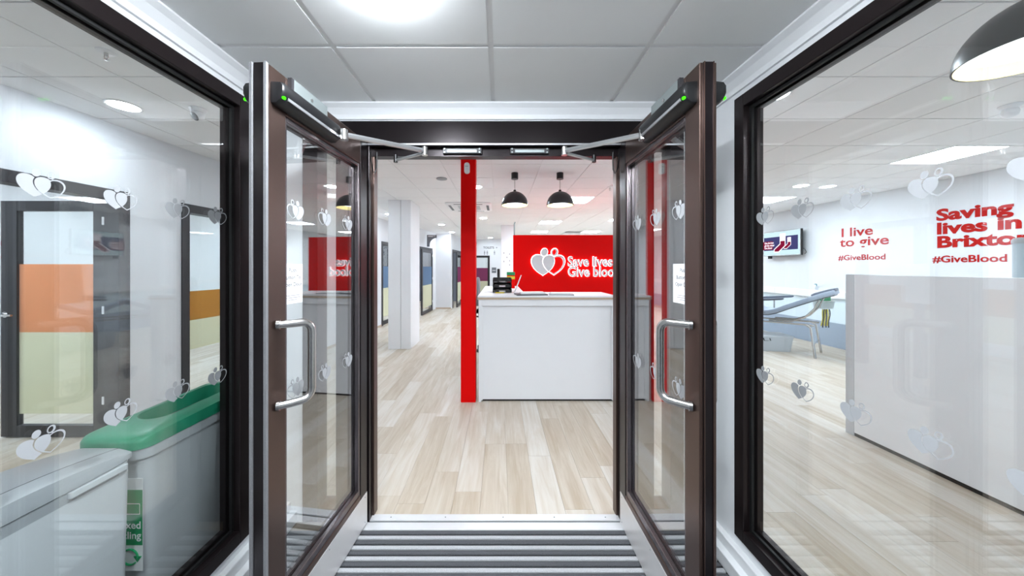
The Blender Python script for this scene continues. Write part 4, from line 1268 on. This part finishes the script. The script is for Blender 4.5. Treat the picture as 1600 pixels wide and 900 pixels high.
# screen picture; local -y is to the right as seen
bobj('screen_picture', (-0.0075, -0.006, -TW + 0.055, TW - 0.025, -0.15, 0.15), 'screen_navy', sc)
bobj('screen_banner', (-0.0085, -0.0075, 0.20, TW - 0.0, -0.13, 0.06), 'screen_red', sc)
for q, tx in enumerate(('Give the best', 'gift this winter', 'Give blood')):
    place_text('screen_text', tx, 0.062, 'screen_white', sc, (-0.0092, TW - 0.04, 0.005 - 0.058 * q), (0, -1, 0), (0, 0, 1), 0.0001, 0.0015, sx=0.75)
def stocking(y0, z0, k):
    sh = [(0.0, 0.14), (-0.10, 0.14), (-0.10, -0.06), (0.02, -0.16), (0.10, -0.16), (0.11, -0.11), (0.0, -0.02)]
    bm = bmesh.new(); prism(bm, [(y0 + a * k * 1.15, z0 + b * k * 1.1) for a, b in sh], 'x', -0.0085, -0.0076); o_ = obj('stocking_picture', bm, 'screen_white', sc)
    s2 = [(-0.012, 0.02), (-0.088, 0.02), (-0.088, -0.055), (0.02, -0.145), (0.09, -0.145), (0.095, -0.115), (-0.012, -0.03)]
    bm = bmesh.new(); prism(bm, [(y0 + a * k * 1.15, z0 + b * k * 1.1) for a, b in s2], 'x', -0.0095, -0.0085); obj('stocking_foot', bm, 'screen_red', sc)
stocking(0.02, 0.02, 1.25); stocking(-0.17, 0.0, 0.75)
bobj('wall_bracket', (0.05, 0.145, -0.12, 0.12, -0.12, 0.12), 'black', tv, 0.004)
bm = bmesh.new(); tube(bm, [(0.06, -0.4, -0.1), (0.08, -0.48, -0.16), (0.09, -0.5, -0.22), (0.1, -0.45, -0.25)], 0.006, 6); obj('cable', bm, 'black', tv, smooth=True)
bobj('cable_box', (0.01, 0.05, 0.28, 0.36, -0.335, -0.276), 'black', tv, 0.004)

# donor bed; local x along the bed from the head, y across
bd = thing('donor_bed', 'reclining blue grey donor chair on a chrome tube frame', 'donor chair', (5.42, 5.67, 0), math.atan2(0.78, -0.62))
prof = [(-0.33, 1.15), (-0.2, 1.10), (0.0, 1.00), (0.25, 0.87), (0.42, 0.775), (0.52, 0.74), (0.60, 0.735), (0.68, 0.76), (0.80, 0.83), (0.92, 0.88), (1.02, 0.87), (1.2, 0.79), (1.5, 0.66)]
bm = bmesh.new(); strip(bm, prof, -0.29, 0.29, 0.075)
cu = obj('cushion', bm, 'cushion', bd, smooth=True, bevel=0.012)
bm = bmesh.new(); strip(bm, [(-0.34, 1.18), (-0.24, 1.15), (-0.08, 1.08), (-0.04, 1.045)], -0.17, 0.17, 0.05)
obj('head_pillow', bm, 'cushion_dark', bd, smooth=True, bevel=0.012)
bm = bmesh.new(); strip(bm, [(x_, z_ - 0.078) for x_, z_ in prof[:7]], -0.2, 0.2, 0.02); obj('back_board', bm, 'grey_dark', bd)
for sy in (-1, 1):
    bm = bmesh.new(); tube(bm, [(-0.1, sy * 0.25, 0.54), (0.0, sy * 0.25, 0.545), (0.6, sy * 0.25, 0.53), (1.4, sy * 0.25, 0.53)], 0.016, 10); obj('side_rail', bm, 'steel', bd, smooth=True)
    bm = bmesh.new(); tube(bm, [(0.5, sy * 0.22, 0.56), (0.2, sy * 0.22, 0.57), (0.02, sy * 0.22, 0.66), (-0.1, sy * 0.22, 0.82), (-0.16, sy * 0.22, 0.98)], 0.014, 10); obj('recline_tube', bm, 'steel', bd, smooth=True)
    bm = bmesh.new(); tube(bm, [(0.0, sy * 0.25, 0.545), (-0.06, sy * 0.26, 0.5), (-0.12, sy * 0.305, 0.0)], 0.018, 10); lg = obj('leg', bm, 'steel', bd, smooth=True)
    bm = bmesh.new(); tube(bm, [(1.3, sy * 0.25, 0.53), (1.36, sy * 0.26, 0.48), (1.44, sy * 0.305, 0.0)], 0.018, 10); obj('leg', bm, 'steel', bd, smooth=True)
    bm = bmesh.new(); cyl(bm, (0.55, sy * 0.4, 0.7), (0.55, sy * 0.4, 0.93), 0.012, 10); cyl(bm, (0.55, sy * 0.25, 0.7), (0.55, sy * 0.4, 0.7), 0.012, 10); ap = obj('arm_post', bm, 'steel', bd, smooth=True)
    bm = bmesh.new(); loft(bm, [(-0.018, 0.42, 0.09, 0.045), (-0.01, 0.47, 0.13, 0.06), (0.014, 0.48, 0.14, 0.065), (0.022, 0.42, 0.1, 0.045)]); bm.transform(Matrix.Rotation(0.12, 4, 'Y')); bm.transform(Matrix.Translation((0.5, sy * 0.4, 0.945)))
    obj('arm_pad', bm, 'cushion_dark', ap, smooth=True)
for xx in (-0.09, 1.4):
    bm = bmesh.new(); cyl(bm, (xx, -0.29, 0.22), (xx, 0.29, 0.22), 0.01, 8); obj('cross_bar', bm, 'steel', bd, smooth=True)
# small plastic box under the bed
st = thing('storage_box', 'translucent white plastic storage box under the donor chair', 'storage box', (5.02, 6.02, 0), -0.2)
bm = bmesh.new(); loft(bm, [(0.0, 0.5, 0.34, 0.03), (0.26, 0.56, 0.4, 0.03), (0.26, 0.545, 0.385, 0.03), (0.008, 0.485, 0.325, 0.03)]); obj('box_body', bm, 'clear_plastic', st, smooth=True)
bm = bmesh.new(); loft(bm, [(0.262, 0.58, 0.42, 0.03), (0.285, 0.58, 0.42, 0.03), (0.292, 0.54, 0.38, 0.03)]); obj('box_lid', bm, 'clear_plastic', st, smooth=True)
bm = bmesh.new(); tube(bm, [(-0.2, -0.2, 0.24), (-0.2, -0.225, 0.2), (-0.1, -0.225, 0.2), (-0.1, -0.2, 0.24)], 0.008, 8); obj('box_clip', bm, 'black', st)
# basket with green box and striped cloth on the far side of the chair head
bk = thing('wire_basket', 'clear basket hung beside the donor chair head', 'basket', (5.87, 5.86, 0.78))
bm = bmesh.new(); loft(bm, [(0.0, 0.24, 0.14, 0.02), (0.14, 0.27, 0.17, 0.02), (0.14, 0.255, 0.155, 0.02), (0.006, 0.228, 0.128, 0.02)]); obj('basket_tray', bm, 'clear_plastic', bk)
bm = bmesh.new(); tube(bm, [(0.14 * math.cos(a), 0.09 * math.sin(a), 0.14) for a in [2 * PI * q / 16 for q in range(17)]], 0.005, 6); obj('basket_ring', bm, 'steel', bk)
bm = bmesh.new(); tube(bm, [(-0.13, 0.0, 0.14), (-0.25, 0.05, 0.2), (-0.33, 0.05, 0.22)], 0.007, 6); obj('hanger', bm, 'steel', bk)
g_ = bobj('glove_box', (5.79, 5.95, 5.81, 5.91, 0.79, 1.045), 'green_box', None, 0.004)
tag(g_, 'green box standing in the basket by the donor chair', 'box')
cl = thing('striped_cloth', 'yellow and black striped cloth hanging under the basket', 'cloth', (5.86, 5.80, 0.47))
for q in range(6):
    bm = bmesh.new()
    x0 = -0.075 + q * 0.025
    pp = []
    for i in range(7):
        z = 0.30 - 0.05 * i
        pp.append((x0 + 0.012 * math.sin(i * 0.9 + q) - i * 0.003, 0.012 * math.sin(i * 1.1 + q * 0.7), z - (0.03 if q % 2 and i == 6 else 0)))
    a = [bm.verts.new((p[0], p[1] - 0.003, p[2])) for p in pp]; b = [bm.verts.new((p[0] + 0.026, p[1] - 0.003 + 0.008, p[2])) for p in pp]
    a2 = [bm.verts.new((p[0], p[1] + 0.003, p[2])) for p in pp]; b2 = [bm.verts.new((p[0] + 0.026, p[1] + 0.011, p[2])) for p in pp]
    for i in range(6):
        bm.faces.new((a[i], b[i], b[i + 1], a[i + 1])); bm.faces.new((a2[i], a2[i + 1], b2[i + 1], b2[i]))
        bm.faces.new((a[i], a[i + 1], a2[i + 1], a2[i])); bm.faces.new((b[i], b2[i], b2[i + 1], b[i + 1]))
    obj('cloth_stripe', bm, 'yellow' if q % 2 == 0 else 'black', cl)
pb = thing('pump_bottle', 'small clear bottle with teal pump standing on the wall trunking', 'bottle', (6.32, 6.45, 1.07))
bm = bmesh.new(); lathe(bm, [(0.02, 0), (0.022, 0.004), (0.022, 0.06), (0.01, 0.075)], seg=16, cap0=True, cap1=True); obj('bottle_body', bm, 'clear_plastic', pb, smooth=True)
bm = bmesh.new(); cyl(bm, (0, 0, 0.075), (0, 0, 0.12), 0.007, 8); cyl(bm, (0, 0, 0.12), (-0.04, 0, 0.115), 0.007, 8); obj('pump', bm, 'blue_pump', pb, smooth=True)
